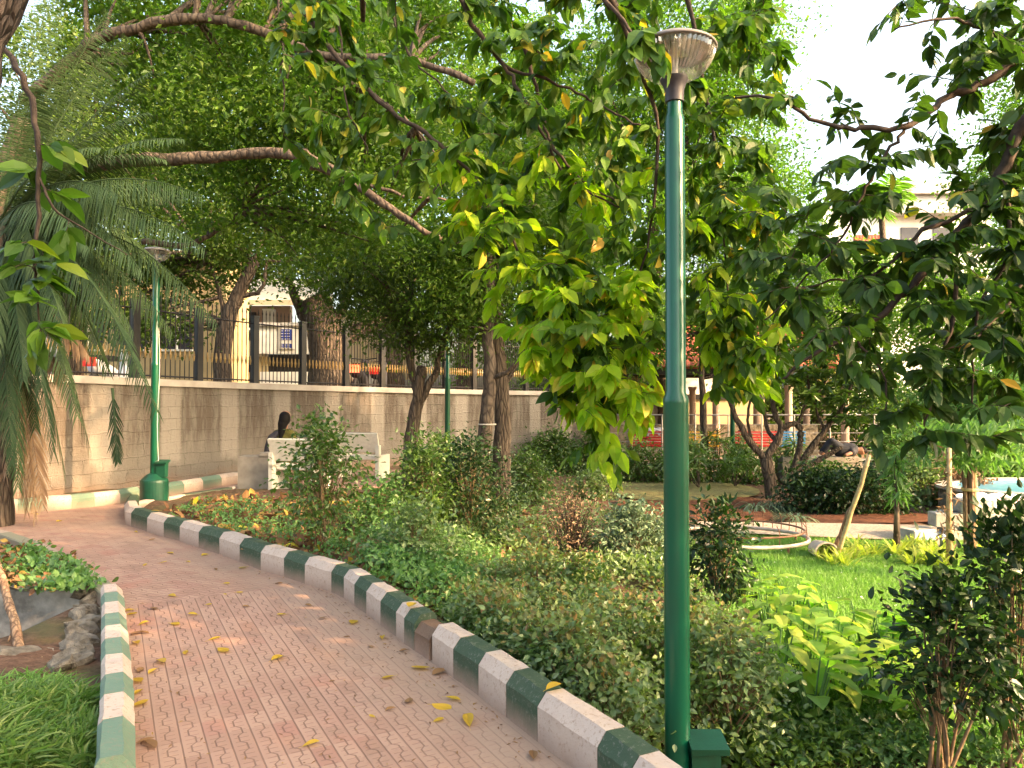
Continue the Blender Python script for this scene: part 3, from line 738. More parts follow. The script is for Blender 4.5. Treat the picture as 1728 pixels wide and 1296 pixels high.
# ------------------------------------------------------------------ lamp posts
def lamp_post(loc, label, box_dir=1, drum=True, detail=True, cable=False, bz=0.0):
    t = thing('lamp_post', label, 'lamp post', loc, 'green park lamp posts'); c = np.array(loc, float); n = 32 if detail else 14
    if drum: part(t, 'base_drum', MB().lathe(c, [(.19, -.05), (.19, .33), (.185, .36), (.10, .44), (.06, .455)], n), M['green2'], False)
    pl = MB().lathe(c, [(.0575, -.6), (.0575, 1.98), (.0585, 1.995), (.0585, 2.015), (.046, 2.045), (.0455, 3.30), (.043, 3.325), (.036, 3.345), (.034, 3.42)], n)
    p = part(t, 'pole', pl, M['green'], True); es(p)
    p = part(t, 'collar', MB().lathe(c, [(.036, 3.395), (.043, 3.398), (.044, 3.45), (.055, 3.485), (.064, 3.498), (.064, 3.508), (.03, 3.509)], n), M['dark'], True); es(p)
    nn = 96 if detail else 24; a = np.arange(nn) * 2 * math.pi / nn; prof = [(.055, 3.508), (.105, 3.520), (.142, 3.545), (.166, 3.578), (.180, 3.612), (.184, 3.635)]
    rib = 1 + .03 * (np.arange(nn) % 2 * 2 - 1); v = np.array([[r * math.cos(t_) * (rib[i] if r > .06 else 1), r * math.sin(t_) * (rib[i] if r > .06 else 1), z] for r, z in prof for i, t_ in enumerate(a)]) + c
    ii = np.arange(len(prof) - 1)[:, None] * nn; j = np.arange(nn)[None]; k = (j + 1) % nn
    bb = MB(); bb.add(v, f4=np.stack([ii + j, ii + k, ii + nn + k, ii + nn + j], -1).reshape(-1, 4)); part(t, 'glass_bowl', bb, M['bowl'])
    part(t, 'bulb_tube', MB().lathe(c, [(.016, 3.509), (.018, 3.57), (.022, 3.59), (.018, 3.61), (.018, 3.675)], 12), M['tubewhite'], True)
    cp = MB().lathe(c, [(.182, 3.635), (.194, 3.635), (.197, 3.641), (.192, 3.650), (.150, 3.674), (.09, 3.692), (.03, 3.700), (.002, 3.701)], n, False)
    cap = part(t, 'cap', cp, M['capin'], True)
    cp = MB().lathe(c, [(.182, 3.6355), (.150, 3.662), (.09, 3.680), (.002, 3.686)], n, False); part(cap, 'reflector', cp, M['capin'], True)
    bx = MB().box(c + [.115 * box_dir, -.02, .50 + bz], (.13, .10, .20)); 
    b_ = part(t, 'junction_box', bx, M['green2']); part(b_, 'lid', MB().box(c + [.125 * box_dir, -.03, .617 + bz], (.17, .15, .03), 0, .18), M['green2'])
    if cable:
        zz = np.linspace(.5, 2.6, 14); part(t, 'cable', MB().tube(np.c_[c[0] + .062 + .012 * np.sin(zz * 4), np.full(14, c[1] - .03), zz], .004, 5), M['tubewhite'])
    return t
def es(o):
    m = o.modifiers.new('es', 'EDGE_SPLIT'); m.split_angle = R(35)
nb = P(1143, 1200, 3.42)
near_lamp = lamp_post((nb[0], 3.42, -.51), 'tall green lamp post standing closest to the camera with ribbed glass bowl', drum=False, bz=-.16)
lb = G(260, 852); lamp_post((lb[0], lb[1], 0), 'green lamp post with fat drum base at the bend of the path', cable=True)
lb = P(755, 700, 15.6); lamp_post((lb[0], lb[1], -.05), 'green lamp post before the stone wall behind the forked tree', detail=False)
lb = P(1236, 700, 18.2); lamp_post((lb[0], lb[1], GZ), 'green lamp post beside the red slatted benches of the pavilion', drum=False, detail=False)

# ------------------------------------------------------------------ granite benches, block, seated woman
def granite_bench(px, py, w, rz, label):
    c = G(px, py); t = thing('granite_bench', label, 'bench', c, 'granite benches by the wall'); t.rotation_euler = (0, 0, 0)
    def rot(p): return c + np.array([p[0] * math.cos(rz) - p[1] * math.sin(rz), p[0] * math.sin(rz) + p[1] * math.cos(rz), p[2]])
    part(t, 'seat', MB().box(rot((0, .22, .43)), (w - .10, .40, .06), rz), M['granite'])
    part(t, 'backrest', MB().box(rot((0, -.06, .72)), (w + .04, .05, .36), rz, R(18)), M['granite'])
    for s in (-1, 1):
        b = MB(); x0 = s * (w / 2 - .0)
        b.box(rot((x0, .17, .23)), (.07, .50, .50), rz); b.box(rot((x0, -.03, .55)), (.07, .10, .24), rz); part(t, 'leg', b, M['granite'])
    return t
granite_bench(496, 836, .74, R(-14), 'pale granite bench the woman sits on, partly behind a bush')
granite_bench(606, 812, .78, R(-14), 'empty pale granite bench with slanted back near the wall')
bc = G(433, 830); b = MB(); b.box(bc + [0, 0, .29], (.50, .34, .60)); b.box(bc + [.17, 0, .61], (.16, .34, .07)); 
solo('concrete_plinth', b, M['concrete'], 'plain grey concrete block left of the granite benches', 'plinth', bc)
mb = MB(); q = [G(500, 838), G(560, 834), G(664, 822), G(668, 800), G(560, 800), G(490, 808)]
v = [(p[0], p[1], .0) for p in q] + [(p[0], p[1], .06) for p in q]; n = len(q)
mb.add(v, [(i, (i + 1) % n, n + (i + 1) % n, n + i) for i in range(n)]); mb.ng.append(np.arange(n) + n); struct('bench_platform', mb, M['paver'])

def skin_mesh(name, root, verts, edges, rad, mat, lvl=2):
    """limbs and torso as tapering capsules fused into one continuous skin"""
    b = MB(); V = [np.array(v, float) for v in verts]; Rr = [np.array((r, r) if not isinstance(r, tuple) else r) for r in rad]
    for i, j in edges:
        p, q = V[i], V[j]; d = q - p; L_ = np.linalg.norm(d); d = d / max(L_, 1e-6); n = 14
        ref = np.array([0, 1.0, 0]) if abs(d[1]) < .9 else np.array([1.0, 0, 0]); u = np.cross(d, ref); u /= np.linalg.norm(u); w = np.cross(d, u); rings = []
        for t in list(np.linspace(-math.pi / 2, 0, 5)) + list(np.linspace(0, math.pi / 2, 5)):
            base = p if t < 0 or (t == 0 and len(rings) < 5) else q; r = Rr[i] if base is p else Rr[j]; r1 = r.max()
            c = base + d * math.sin(t) * r1 * .9; k = max(math.cos(t), .02); a = np.arange(n) * 2 * math.pi / n
            rings.append(c + np.cos(a)[:, None] * u * r[0] * k + np.sin(a)[:, None] * w * r[1] * k)
        m = len(rings); ii = np.arange(m - 1)[:, None] * n; jj = np.arange(n)[None]; kk = (jj + 1) % n
        b.add(np.vstack(rings), f4=np.stack([ii + jj, ii + kk, ii + n + kk, ii + n + jj], -1).reshape(-1, 4)); b.ng.append(np.arange(n)[::-1] + b.n - m * n); b.ng.append(np.arange(n) + b.n - n)
    o = part(root, name, b, mat, True); rm = o.modifiers.new('fuse', 'REMESH'); rm.mode = 'VOXEL'; rm.voxel_size = .012; rm.use_smooth_shade = True
    sm_ = o.modifiers.new('soft', 'SMOOTH'); sm_.iterations = 6; sm_.factor = .5
    return o
wc = P(479, 760, 12.55); wx, wy = wc[0], 12.55
per = thing('person', 'seated woman seen from behind with long black hair and olive top', 'person', (wx, wy, .50))
def W_(x, y, z): return (wx + x, wy + y, .50 + z)
sv = [W_(0,0,.06), W_(0,0,.25), W_(0,.01,.42), W_(0,.01,.50), W_(.01,.02,.58), W_(-.10,0,.43), W_(.10,0,.43), W_(-.20,-.01,.20), W_(.20,-.01,.20), W_(-.17,.20,.10), W_(.17,.20,.10), W_(-.07,.30,.08), W_(.07,.30,.08),
      W_(-.09,.02,.03), W_(.09,.02,.03), W_(-.10,.42,.04), W_(.10,.42,.04), W_(-.10,.46,-.40), W_(.10,.46,-.40), W_(-.10,.58,-.43), W_(.10,.58,-.43), W_(.01,.02,.66), W_(.01,.035,.74)]
ed = [(0,1),(1,2),(2,3),(3,4),(2,5),(2,6),(5,7),(6,8),(7,9),(8,10),(9,11),(10,12),(0,13),(0,14),(13,15),(14,16),(15,17),(16,18),(17,19),(18,20),(4,21),(21,22)]
rd = [(.15,.11),(.13,.10),(.11,.075),.05,.055,.065,.065,.042,.042,.032,.032,.025,.025,.09,.09,.065,.065,.042,.042,.035,.035,.085,.088]
skin_mesh('body', per, sv, ed, rd, M['skin'])
skin_mesh('kurta', per, [W_(0,0,.0), W_(0,0,.14), W_(0,0,.30), W_(0,.01,.43), W_(-.12,0,.425), W_(.12,0,.425), W_(-.205,-.01,.21), W_(.205,-.01,.21)], [(0,1),(1,2),(2,3),(3,4),(3,5),(4,6),(5,7)], [(.19,.14),(.16,.125),(.145,.11),(.10,.08),.075,.075,.055,.055], M['kurta'])
skin_mesh('hair', per, [W_(.01,.0,.665), W_(.01,.01,.725), W_(-.01,-.04,.60), W_(-.02,-.07,.46), W_(-.03,-.09,.33)], [(0,1),(0,2),(2,3),(3,4)], [.098,.094,(.085,.06),(.06,.04),(.025,.02)], M['hair'])
skin_mesh('shawl', per, [W_(-.10,-.05,.44), W_(-.19,-.03,.36), W_(-.24,-.02,.20), W_(-.27,-.02,.0), W_(-.28,0,-.15)], [(0,1),(1,2),(2,3),(3,4)], [.05,.075,.08,.07,.04], M['darkcloth'])

# ------------------------------------------------------------------ trees and foliage helpers
def tree(label, base, name='tree', cat='tree', group=None):
    return thing(name, label, cat, base, group)

# big tree whose rough trunk is at the left edge; its limb arches overhead and droops in front
tB = tree('tree with rough bark trunk at the left edge and broad leaves hanging overhead', (-1.85, 2.15, 0), 'broadleaf_tree')
wd = MB()
trunk = [(-2.1,2.15,-.1), (-1.80,2.05,1.2), (-1.62,2.0,1.84), (-1.505,2.0,2.6), (-1.25,2.3,3.6), (-.9,2.9,4.3)]
tw = MB(); tp = limb(tw, trunk, .17, .11, 18, 10, .0)
# lumpy bark
vv = tw.v[0]; vv += rng.normal(size=vv.shape) * .004
part(tB, 'trunk', tw, M['bark_near'], True)
sk = []
for pts, r0, r1 in [([(-.9,2.9,4.3),(-.3,3.8,4.5),(.3,4.6,4.45),(.75,5.0,4.1)], .10, .04), ([(-.6,3.3,4.45),(-.9,4.5,4.5),(-1.1,5.4,4.3)], .05, .02), ([(-.3,3.8,4.5),(.6,3.9,4.5),(1.3,4.4,4.3)], .05, .02),
                    ([tuple(P(470,-60,5.2)), tuple(P(540,60,5.2)), tuple(P(640,170,5.2)), tuple(P(730,235,5.1)), tuple(P(800,300,5.1)), tuple(P(860,400,5.0)), tuple(P(930,520,5.0))], .022, .007),
                    ([tuple(P(740,-60,4.9)), tuple(P(800,40,4.9)), tuple(P(850,110,4.9)), tuple(P(890,180,4.8)), tuple(P(960,300,4.8)), tuple(P(1050,350,4.8))], .02, .006),
                    ([tuple(P(880,60,4.9)), tuple(P(915,190,4.9)), tuple(P(930,240,4.9)), tuple(P(990,310,4.8)), tuple(P(1040,340,4.8))], .016, .006),
                    ([tuple(P(850,110,4.9)), tuple(P(960,150,4.8)), tuple(P(1010,175,4.8)), tuple(P(1080,210,4.6))], .012, .006),
                    ([tuple(P(1000,-60,4.4)), tuple(P(1060,60,4.6)), tuple(P(1110,220,4.8)), tuple(P(1090,420,4.9)), tuple(P(1020,600,5.0))], .02, .005),
                    ([tuple(P(1150,-60,5.2)), tuple(P(1190,150,5.4)), tuple(P(1215,330,5.5)), tuple(P(1230,520,5.5))], .02, .005),
                    ([tuple(P(560,-40,5.3)), tuple(P(575,60,5.3)), tuple(P(585,170,5.2)), tuple(P(620,260,5.2))], .012, .004),
                    ([tuple(P(465,-40,5.0)), tuple(P(475,80,5.0)), tuple(P(480,170,5.0)), tuple(P(478,230,5.0))], .010, .003),
                    ([tuple(P(650,-40,5.5)), tuple(P(690,90,5.5)), tuple(P(760,160,5.4))], .014, .005)]:
    sk += list(limb(wd, pts, r0, r1, 7, 6, .008))
sk += list(limb(wd, [(-.3,3.8,4.5), (.2,3.5,3.9), tuple(P(1010,-20,3.4)), tuple(P(1070,60,3.35))], .02, .006, 7, 6, .004))
lf, lf2, lf3 = MB(), MB(), MB()
tg = sample([(430,-60),(850,-60),(900,420),(760,420),(600,380),(480,300)], 130, 4.6, 5.8)
tg += sample([(820,-80),(1290,-80),(1340,60),(1300,300),(1180,360),(1150,560),(1060,640),(930,600),(850,480),(820,250)], 400, 4.3, 6.2)
tg += sample([(900,480),(1110,480),(1115,640),(1050,720),(960,700),(900,640)], 75, 4.7, 5.4)
tg += sample([(1160,300),(1340,300),(1320,480),(1280,620),(1230,640),(1175,540)], 90, 5.0, 6.0)
tg += [P(1040,800,4.9), P(1030,770,4.9), P(1010,750,4.9), P(960,770,4.9), P(1060,760,4.9), P(1000,720,4.9), P(1275,670,5.3), P(1255,640,5.3), P(940,690,5.1)]
tg += [P(1100,75,3.3), P(1120,100,3.25), P(1085,50,3.3), P(1060,80,3.3)]
grow(wd, lf, lf2, sk, tg, L=.118, nl=12, rtwig=.007, droop=.62, p2=.018)
# second spray, its lime colour standing in for backlit leaves in the middle
sky_ = MB(); tg0 = sample([(1165,480),(1330,520),(1320,680),(1235,690),(1170,620)], 36, 4.8, 5.8)
grow(wd, lf, lf2, sk, tg0, L=.118, nl=11, rtwig=.005, droop=.6, p2=.02)
tg = sample([(880,450),(1100,470),(1115,640),(1080,740),(960,700),(880,620)], 100, 4.3, 4.9)
tg += sample([(720,250),(1080,260),(1080,480),(880,480),(740,400)], 55, 4.6, 5.6) + sample([(1165,330),(1320,330),(1320,660),(1180,660)], 45, 4.8, 5.5) + [P(1030,800,4.7), P(1000,770,4.7), P(1050,770,4.7)]
tg += sample([(760,300),(900,330),(900,560),(820,560)], 22, 5.0, 5.8)
grow(wd, lf3, lf2, sk, tg, L=.13, nl=10, rtwig=.005, droop=.6, p2=.06)
# leafy sprig hanging by the trunk
sk2 = list(limb(wd, [tuple(P(-10,60,2.6)), tuple(P(40,130,2.6)), tuple(P(62,225,2.6)), tuple(P(66,300,2.6)), tuple(P(62,380,2.6)), tuple(P(55,440,2.6))], .012, .006, 6, 5, .004))
sk2 += list(limb(wd, [tuple(P(66,300,2.6)), tuple(P(90,350,2.6)), tuple(P(140,385,2.7)), tuple(P(215,430,2.8))], .006, .002, 5, 5, .002))
sk2 += list(limb(wd, [tuple(P(55,440,2.6)), tuple(P(62,480,2.6)), tuple(P(66,540,2.55))], .006, .003, 5, 5, .002))
grow(wd, lf, lf2, sk2, [P(60,235,2.6), P(100,250,2.6), P(45,290,2.6), P(110,400,2.65), P(140,392,2.7), P(35,410,2.5), P(60,430,2.6), P(95,445,2.6), P(25,450,2.5), P(75,470,2.6), P(50,500,2.5), P(70,560,2.5), P(60,580,2.5), P(90,555,2.5), P(100,330,2.65)], L=.115, nl=6, rtwig=.004, droop=.25, p2=.02)
part(tB, 'branches', wd, M['twig'], True); part(tB, 'crown', lf, LM['near']); part(tB, 'yellow_leaves', lf2, LM['yellow']); part(tB, 'backlit_tint_leaves', lf3, LM['lime'])

# dark tree reaching in from the right
tA = tree('dark leaved tree reaching in from the right edge over the lawn', (4.3, 4.6, GZ), 'broadleaf_tree')
wd, lf, lf2 = MB(), MB(), MB()
tw = MB(); limb(tw, [(4.3,4.6,GZ-.1),(4.15,4.5,1.2),(3.9,4.3,2.6),(3.6,4.2,3.6),(3.3,4.1,4.6)], .17, .09, 12, 6); part(tA, 'trunk', tw, M['bark'], True)
D_ = 3.9; sk = []
for pts, r0, r1 in [([(3.7,4.2,3.3), tuple(P(1800,190,4.0)), tuple(P(1728,205,D_)), tuple(P(1695,280,D_)), tuple(P(1660,350,D_)), tuple(P(1600,410,3.8)), tuple(P(1520,505,3.8)), tuple(P(1440,560,3.8)), tuple(P(1370,600,3.8)), tuple(P(1320,640,3.8))], .045, .006),
                    ([(3.6,4.2,3.6), tuple(P(1790,60,4.1)), tuple(P(1728,95,D_)), tuple(P(1650,145,D_)), tuple(P(1595,165,D_)), tuple(P(1540,210,3.8)), tuple(P(1455,215,3.8)), tuple(P(1380,205,3.8)), tuple(P(1310,165,3.8)), tuple(P(1240,165,3.9))], .03, .006),
                    ([tuple(P(1540,210,3.8)), tuple(P(1500,250,3.8)), tuple(P(1455,330,3.8)), tuple(P(1420,400,3.8)), tuple(P(1350,480,3.8)), tuple(P(1290,540,3.8))], .010, .004),
                    ([tuple(P(1660,350,D_)), tuple(P(1560,390,3.9)), tuple(P(1480,460,3.9)), tuple(P(1400,475,3.9)), tuple(P(1330,490,3.9))], .014, .004),
                    ([tuple(P(1600,410,3.8)), tuple(P(1610,520,3.8)), tuple(P(1580,640,3.7)), tuple(P(1560,720,3.7))], .014, .004),
                    ([tuple(P(1695,280,D_)), tuple(P(1700,430,3.8)), tuple(P(1650,520,3.7)), tuple(P(1640,680,3.6))], .014, .004),
                    ([tuple(P(1728,95,D_)), tuple(P(1660,50,3.9)), tuple(P(1590,30,3.8)), tuple(P(1510,50,3.8))], .014, .004),
                    ([tuple(P(1440,560,3.8)), tuple(P(1490,640,3.8)), tuple(P(1490,720,3.8))], .008, .003),
                    ([tuple(P(1760,440,3.9)), tuple(P(1728,470,3.8)), tuple(P(1660,560,3.7)), tuple(P(1560,600,3.7))], .014, .004)]:
    sk += list(limb(wd, pts, r0, r1, 7, 6, .006))
tg = sample([(1250,150),(1400,140),(1470,170),(1600,250),(1640,330),(1560,400),(1400,420),(1270,360)], 36, 3.5, 4.2)
tg += sample([(1470,30),(1560,-60),(1800,-60),(1800,180),(1640,150),(1540,170),(1480,110)], 46, 3.5, 4.3)
tg += sample([(1250,340),(1420,400),(1600,400),(1640,200),(1800,150),(1800,700),(1640,700),(1560,700),(1450,640),(1330,580),(1250,470)], 215, 3.4, 4.4)
tg += sample([(1580,60),(1800,60),(1800,700),(1600,700),(1540,480)], 75, 3.6, 4.6)
tg += [P(1540,745,3.7), P(1520,700,3.7), P(1485,760,3.7), P(1470,730,3.7), P(1570,740,3.7), P(1610,730,3.6), P(1640,735,3.6), P(1680,740,3.6), P(1710,725,3.6), P(1590,690,3.7), P(1500,680,3.8)]
grow(wd, lf, lf2, sk, tg, L=.105, nl=9, rtwig=.006, droop=.5, p2=.006, asp=.26)
for c_, r_ in [((5.9,3.2,3.4),(1.1,1.3,1.2)),((5.2,1.2,3.2),(1.2,1.0,1.2))]: blob(lf, c_, r_, 50, 26, .28, .12, .5, .3)  # unseen crown clumps added off frame to block the sun
part(tA, 'branches', wd, M['twig'], True); part(tA, 'crown', lf, LM['nearA']); part(tA, 'yellow_leaves', lf2, LM['yellow'])

def bg_tree(label, base, trunkpts, r0, blobs, mat, L=.09, dens_=1.0, bk='bark', group=None, name='tree', limbs=(), droop=.35, sig=.30, asp=.28):
    t = tree(label, base, name, group=group); tw = MB()
    if trunkpts: limb(tw, trunkpts, r0, r0 * .6, 10, 6, .01)
    ends = [np.array(trunkpts[-2:])]
    for pts, a, b in limbs: ends.append(limb(tw, pts, a, b, 8, 6, .012))
    ends = np.vstack(ends)
    lf = MB()
    for (px, py, Y, rx, rz, ry) in blobs:
        c = P(px, py, Y); s = Y / FPX; r = np.array([rx * s, ry, rz * s])
        vol = r[0] * r[2]; ns = int(max(10, 40 * vol * dens_ / (sig / .3) ** 2)); sc = blob(lf, c, r, ns, int(150 * (sig / .3) ** 2 * (.09 / L) ** 2), sig, L, droop, asp)
        if trunkpts is not None:
            for e in sc[:: max(1, len(sc) // 6)]:
                top = ends[np.argmin(np.linalg.norm(ends - e, axis=1))]; dd_ = np.linalg.norm(top - e)
                m_ = (top + e) / 2 + rng.normal(size=3) * .15 + [0, 0, .1]; tt = np.linspace(0, 1, 7)[:, None]
                tw.tube((1 - tt) ** 2 * top + 2 * (1 - tt) * tt * m_ + tt ** 2 * e, np.linspace(min(r0 * .28, .012 + .02 * dd_), .006, 7), 5, False)
    part(t, 'trunk', tw, M[bk], True); part(t, 'crown', lf, LM[mat]); return t

# tree by the path whose two great limbs cross the upper left
L1 = [tuple(P(x, y, Y)) for x, y, Y in [(40,170,10.0),(130,95,9.8),(190,55,9.6),(330,32,9.4),(430,50,9.3),(540,92,9.2),(640,101,9.0),(720,108,8.9),(800,140,8.8)]]
L2 = [tuple(P(x, y, Y)) for x, y, Y in [(60,300,10.0),(180,275,9.6),(265,270,9.2),(380,264,9.0),(470,258,8.8),(550,288,8.7),(620,325,8.6),(700,378,8.5),(745,402,8.5)]]
L3 = [tuple(P(x, y, 8.6)) for x, y in [(510,255),(560,282),(650,322),(730,335),(800,345)]]
L4 = [tuple(P(x, y, 9.2)) for x, y in [(520,85),(580,130),(640,165),(700,215),(760,300)]]
L5 = [tuple(P(x, y, 11)) for x, y in [(240,408),(320,412),(380,380),(410,350)]]
xb = P(-60, 600, 10.2)
bg_tree('large tree whose two thick brown limbs cross the view above the palm', (xb[0], 10.2, 0), [(xb[0], 10.2, -.1), (xb[0] + .1, 10.2, 2.0), tuple(P(0, 330, 10.1)), tuple(P(40, 200, 10.0))], .20,
        [(330,170,10.5,150,110,1.0),(520,190,10.2,150,120,1.0),(420,330,11,150,70,1.0),(250,60,11,120,60,1.0),(640,250,10,120,110,.9),(420,30,10,140,50,1.0),(640,40,9.8,150,60,.9),(560,400,11,120,50,.9),(330,-80,10,300,60,1.3)],
        'mid', .092, .75, 'bark_pale', limbs=[(L1, .085, .04), (L2, .10, .03), (L3, .035, .01), (L4, .03, .01), (L5, .05, .02)], sig=.26)

bt = lambda px, py, Y, dz=0: tuple(P(px, py, Y) + [0, 0, dz])
bg_tree('dark leaning tree behind the railing, first right of the palm', (P(375,640,16)[0], 16, 1.55), [bt(375,660,16), bt(380,560,16), bt(400,500,16), bt(430,440,16)], .20,
        [(330,440,16.5,110,70,1.4),(460,400,16.5,120,60,1.4),(200,470,16,110,90,1.2),(275,545,15.6,60,40,.7),(300,300,17,200,110,1.6)], 'midd', .10, .8, limbs=[([bt(398,500,16), bt(440,490,16), bt(450,440,16)], .06, .03), ([bt(380,560,16), bt(372,500,16), bt(350,430,16)], .07, .03)], sig=.32)
bg_tree('stout forked old tree behind the railing by the white building', (P(548,640,20)[0], 20, 1.55), [bt(556,660,20), bt(556,600,20), bt(545,545,20), bt(530,500,20)], .62,
        [(530,430,20,130,60,1.6),(650,430,20,120,70,1.6),(600,330,20,160,90,1.8)], 'mid', .11, .8, limbs=[([bt(550,560,20), bt(515,535,20), bt(505,520,20), bt(490,480,20)], .22, .1), ([bt(560,590,20), bt(600,560,20), bt(640,545,20), bt(680,520,20)], .25, .12), ([bt(548,545,20), bt(580,520,20), bt(590,470,20)], .2, .1)], sig=.36)
bg_tree('forked tree in front of the stone wall beside the empty bench', (P(690,790,13)[0], 13, -.05), [bt(688,830,13), bt(695,740,13), bt(706,660,13), bt(712,620,13)], .145,
        [(700,470,13,130,70,1.2),(640,520,13.2,90,45,.9),(760,540,13,80,60,.9),(690,560,12.8,60,45,.7),(590,440,13.5,110,60,1.0)], 'midd', .09, .95, limbs=[([bt(706,660,13), bt(690,600,13), bt(690,540,13)], .09, .04), ([bt(700,690,13), bt(730,640,13), bt(745,590,13), bt(760,540,13)], .08, .03)], sig=.28, droop=.7, asp=.2)
t4 = bg_tree('smooth grey tree trunk with a pale tag string, front one of the pair', (P(818,830,12)[0], 12, -.25), [bt(812,850,12), bt(818,740,12), bt(826,640,12), bt(824,560,12), bt(826,420,12)], .135,
        [(800,500,12,90,60,.9),(850,330,12.5,130,110,1.2),(780,420,12,90,50,.9)], 'mid', .085, .8, 'bark_pale', limbs=[([bt(826,640,12), bt(860,625,11.8), bt(890,590,11.6)], .05, .02)], sig=.28)
tg_ = P(822, 716, 12); part(t4, 'tag_string', MB().tube(np.array([[tg_[0] + .142 * math.cos(a), 12 + .142 * math.sin(a), tg_[2]] for a in np.linspace(0, 6.28, 16)]), .012, 5), M['coping'])
bg_tree('brown barked tree trunk just right of the grey one by the wall', (P(848,820,12.8)[0], 12.8, -.25), [bt(846,840,12.8), bt(848,740,12.8), bt(844,640,12.8), bt(838,540,12.8), bt(850,400,12.8)], .175,
        [(900,430,13,110,80,1.1),(870,240,13.5,150,120,1.3),(960,560,13,70,60,.8)], 'mid', .085, .8, limbs=[([bt(846,660,12.8), bt(880,600,12.8), bt(900,540,12.8)], .05, .02)], sig=.28)
# tall background crowns
bg_tree('tall pale green tree rising behind the railing, far left', (P(120,640,20)[0], 20, 1.55), [bt(120,660,20), bt(130,500,20), bt(150,350,20)], .3,
        [(120,330,20,170,130,2),(60,120,20,150,110,2),(230,200,20,160,130,2),(50,500,17,120,80,1.5)], 'fard', .13, .75, sig=.45)
bg_tree('wide yellow green tree behind the railing filling the upper middle', (P(668,640,26)[0], 26, 1.55), [bt(668,660,26), bt(650,500,26), bt(600,350,26)], .35,
        [(420,150,26,190,140,2.5),(600,180,26,190,150,2.5),(520,20,25,260,100,2.5),(300,60,26,150,80,2.5),(330,330,26,150,80,2)], 'far', .15, .8, sig=.5)
bg_tree('bright green tree standing beyond the end of the stone wall', (P(780,700,27)[0], 27, 1.55), [bt(780,700,27), bt(790,500,27), bt(800,300,27)], .35,
        [(800,380,27,170,130,2.5),(760,120,27,190,150,2.5),(960,250,26,170,160,2.5),(930,470,25,150,110,2),(700,500,26,120,60,2),(820,590,26,120,40,1.5)], 'far', .15, .8, sig=.5)
bg_tree('tall bright tree directly behind the near lamp post', (P(1120,720,24)[0], 24, GZ), [bt(1120,770,24), bt(1110,560,24), bt(1100,350,24)], .3,
        [(1120,120,24,180,150,2.5),(1100,380,24,150,130,2.2),(1240,60,25,80,110,2),(1240,250,24,100,110,2),(1290,350,24,110,70,2),(1050,520,23,120,60,1.6),(1300,470,24,130,70,1.8)], 'far', .14, .85, sig=.45)
bg_tree('rounded bright tree right of the sky gap behind the pavilion', (P(1380,720,30)[0], 30, GZ), [bt(1380,760,30), bt(1390,600,30), bt(1400,500,30)], .3,
        [(1390,480,30,140,70,2.2),(1520,500,30,130,60,2.2),(1260,540,28,100,50,2)], 'far', .15, .85, sig=.5)
bg_tree('dark bushy trees added behind the pavilion to darken its open inside', (P(1380,760,31)[0], 31, GZ), [bt(1380,760,31), bt(1380,700,31)], .2,
        [(1330,690,31,90,70,1.5),(1450,690,31,120,80,1.5),(1060,680,31,100,80,1.5),(960,660,32,90,70,1.5),(1560,720,28,90,60,1.5)], 'fard', .15, 1.1, sig=.45)  # foliage added to give the pavilion its dark inside
bg_tree('leafy tree standing before the tiled pavilion roof', (P(1180,760,18.5)[0], 18.3, GZ), [bt(1190,770,18.3), bt(1185,640,18.3), bt(1180,560,18.3)], .09,
        [(1150,560,18.6,90,55,.9),(1290,560,19,90,50,.9),(1400,570,19,80,45,.9),(1080,600,18.6,60,40,.8)], 'mid', .11, .75, sig=.30)
bg_tree('tall tree at the right edge behind the pool', (P(1720,720,22)[0], 22, GZ), [bt(1740,790,22), bt(1720,600,22), bt(1710,350,22)], .28,
        [(1720,330,22,90,150,2),(1730,120,22,70,90,1.8),(1700,520,22,130,90,2),(1600,560,22,110,60,1.8),(1690,680,20,110,60,1.5)], 'far', .13, .85, sig=.42)
bg_tree('small tree with drooping leaves beside the pool', (P(1600,760,15)[0], 15, GZ), [bt(1600,830,15), bt(1602,740,15), bt(1610,690,15)], .07,
        [(1600,680,15,90,50,.8),(1690,700,14,60,60,.7),(1660,640,15,90,50,.8)], 'weed', .10, .9, sig=.25, droop=.8, asp=.2)

# unseen trees added outside the frame on the sunny side to block the sun
for lb_, bx_, by_, zc in (('tall sun-blocking tree added outside the frame at right, beyond the lawn', 12.0, 9.0, 8.2), ('tall sun-blocking tree added outside the frame at right, between path bend and lawn', 9.5, 6.0, 8.4), ('sun-blocking tree added outside the frame, behind the photographer to the right', 7.5, -2.0, 5.0), ('sun-blocking tree added outside the frame at right, farthest from the path', 15.5, 13.0, 7.5)):
    t = tree(lb_, (bx_, by_, GZ)); tw = MB(); limb(tw, [(bx_, by_, GZ - .1), (bx_ + .1, by_, zc * .4), (bx_, by_ + .2, zc * .8)], .25, .13, 10, 5); lf = MB()
    for k in range(17): blob(lf, (bx_ + rng.normal() * 1.3, by_ + rng.normal() * 1.8, zc + rng.normal() * 1.5), (1.4, 1.5, 1.1), 46, 40, .36, .17, .4, .3)
    part(t, 'trunk', tw, M['bark'], True); part(t, 'crown', lf, LM['fard'])

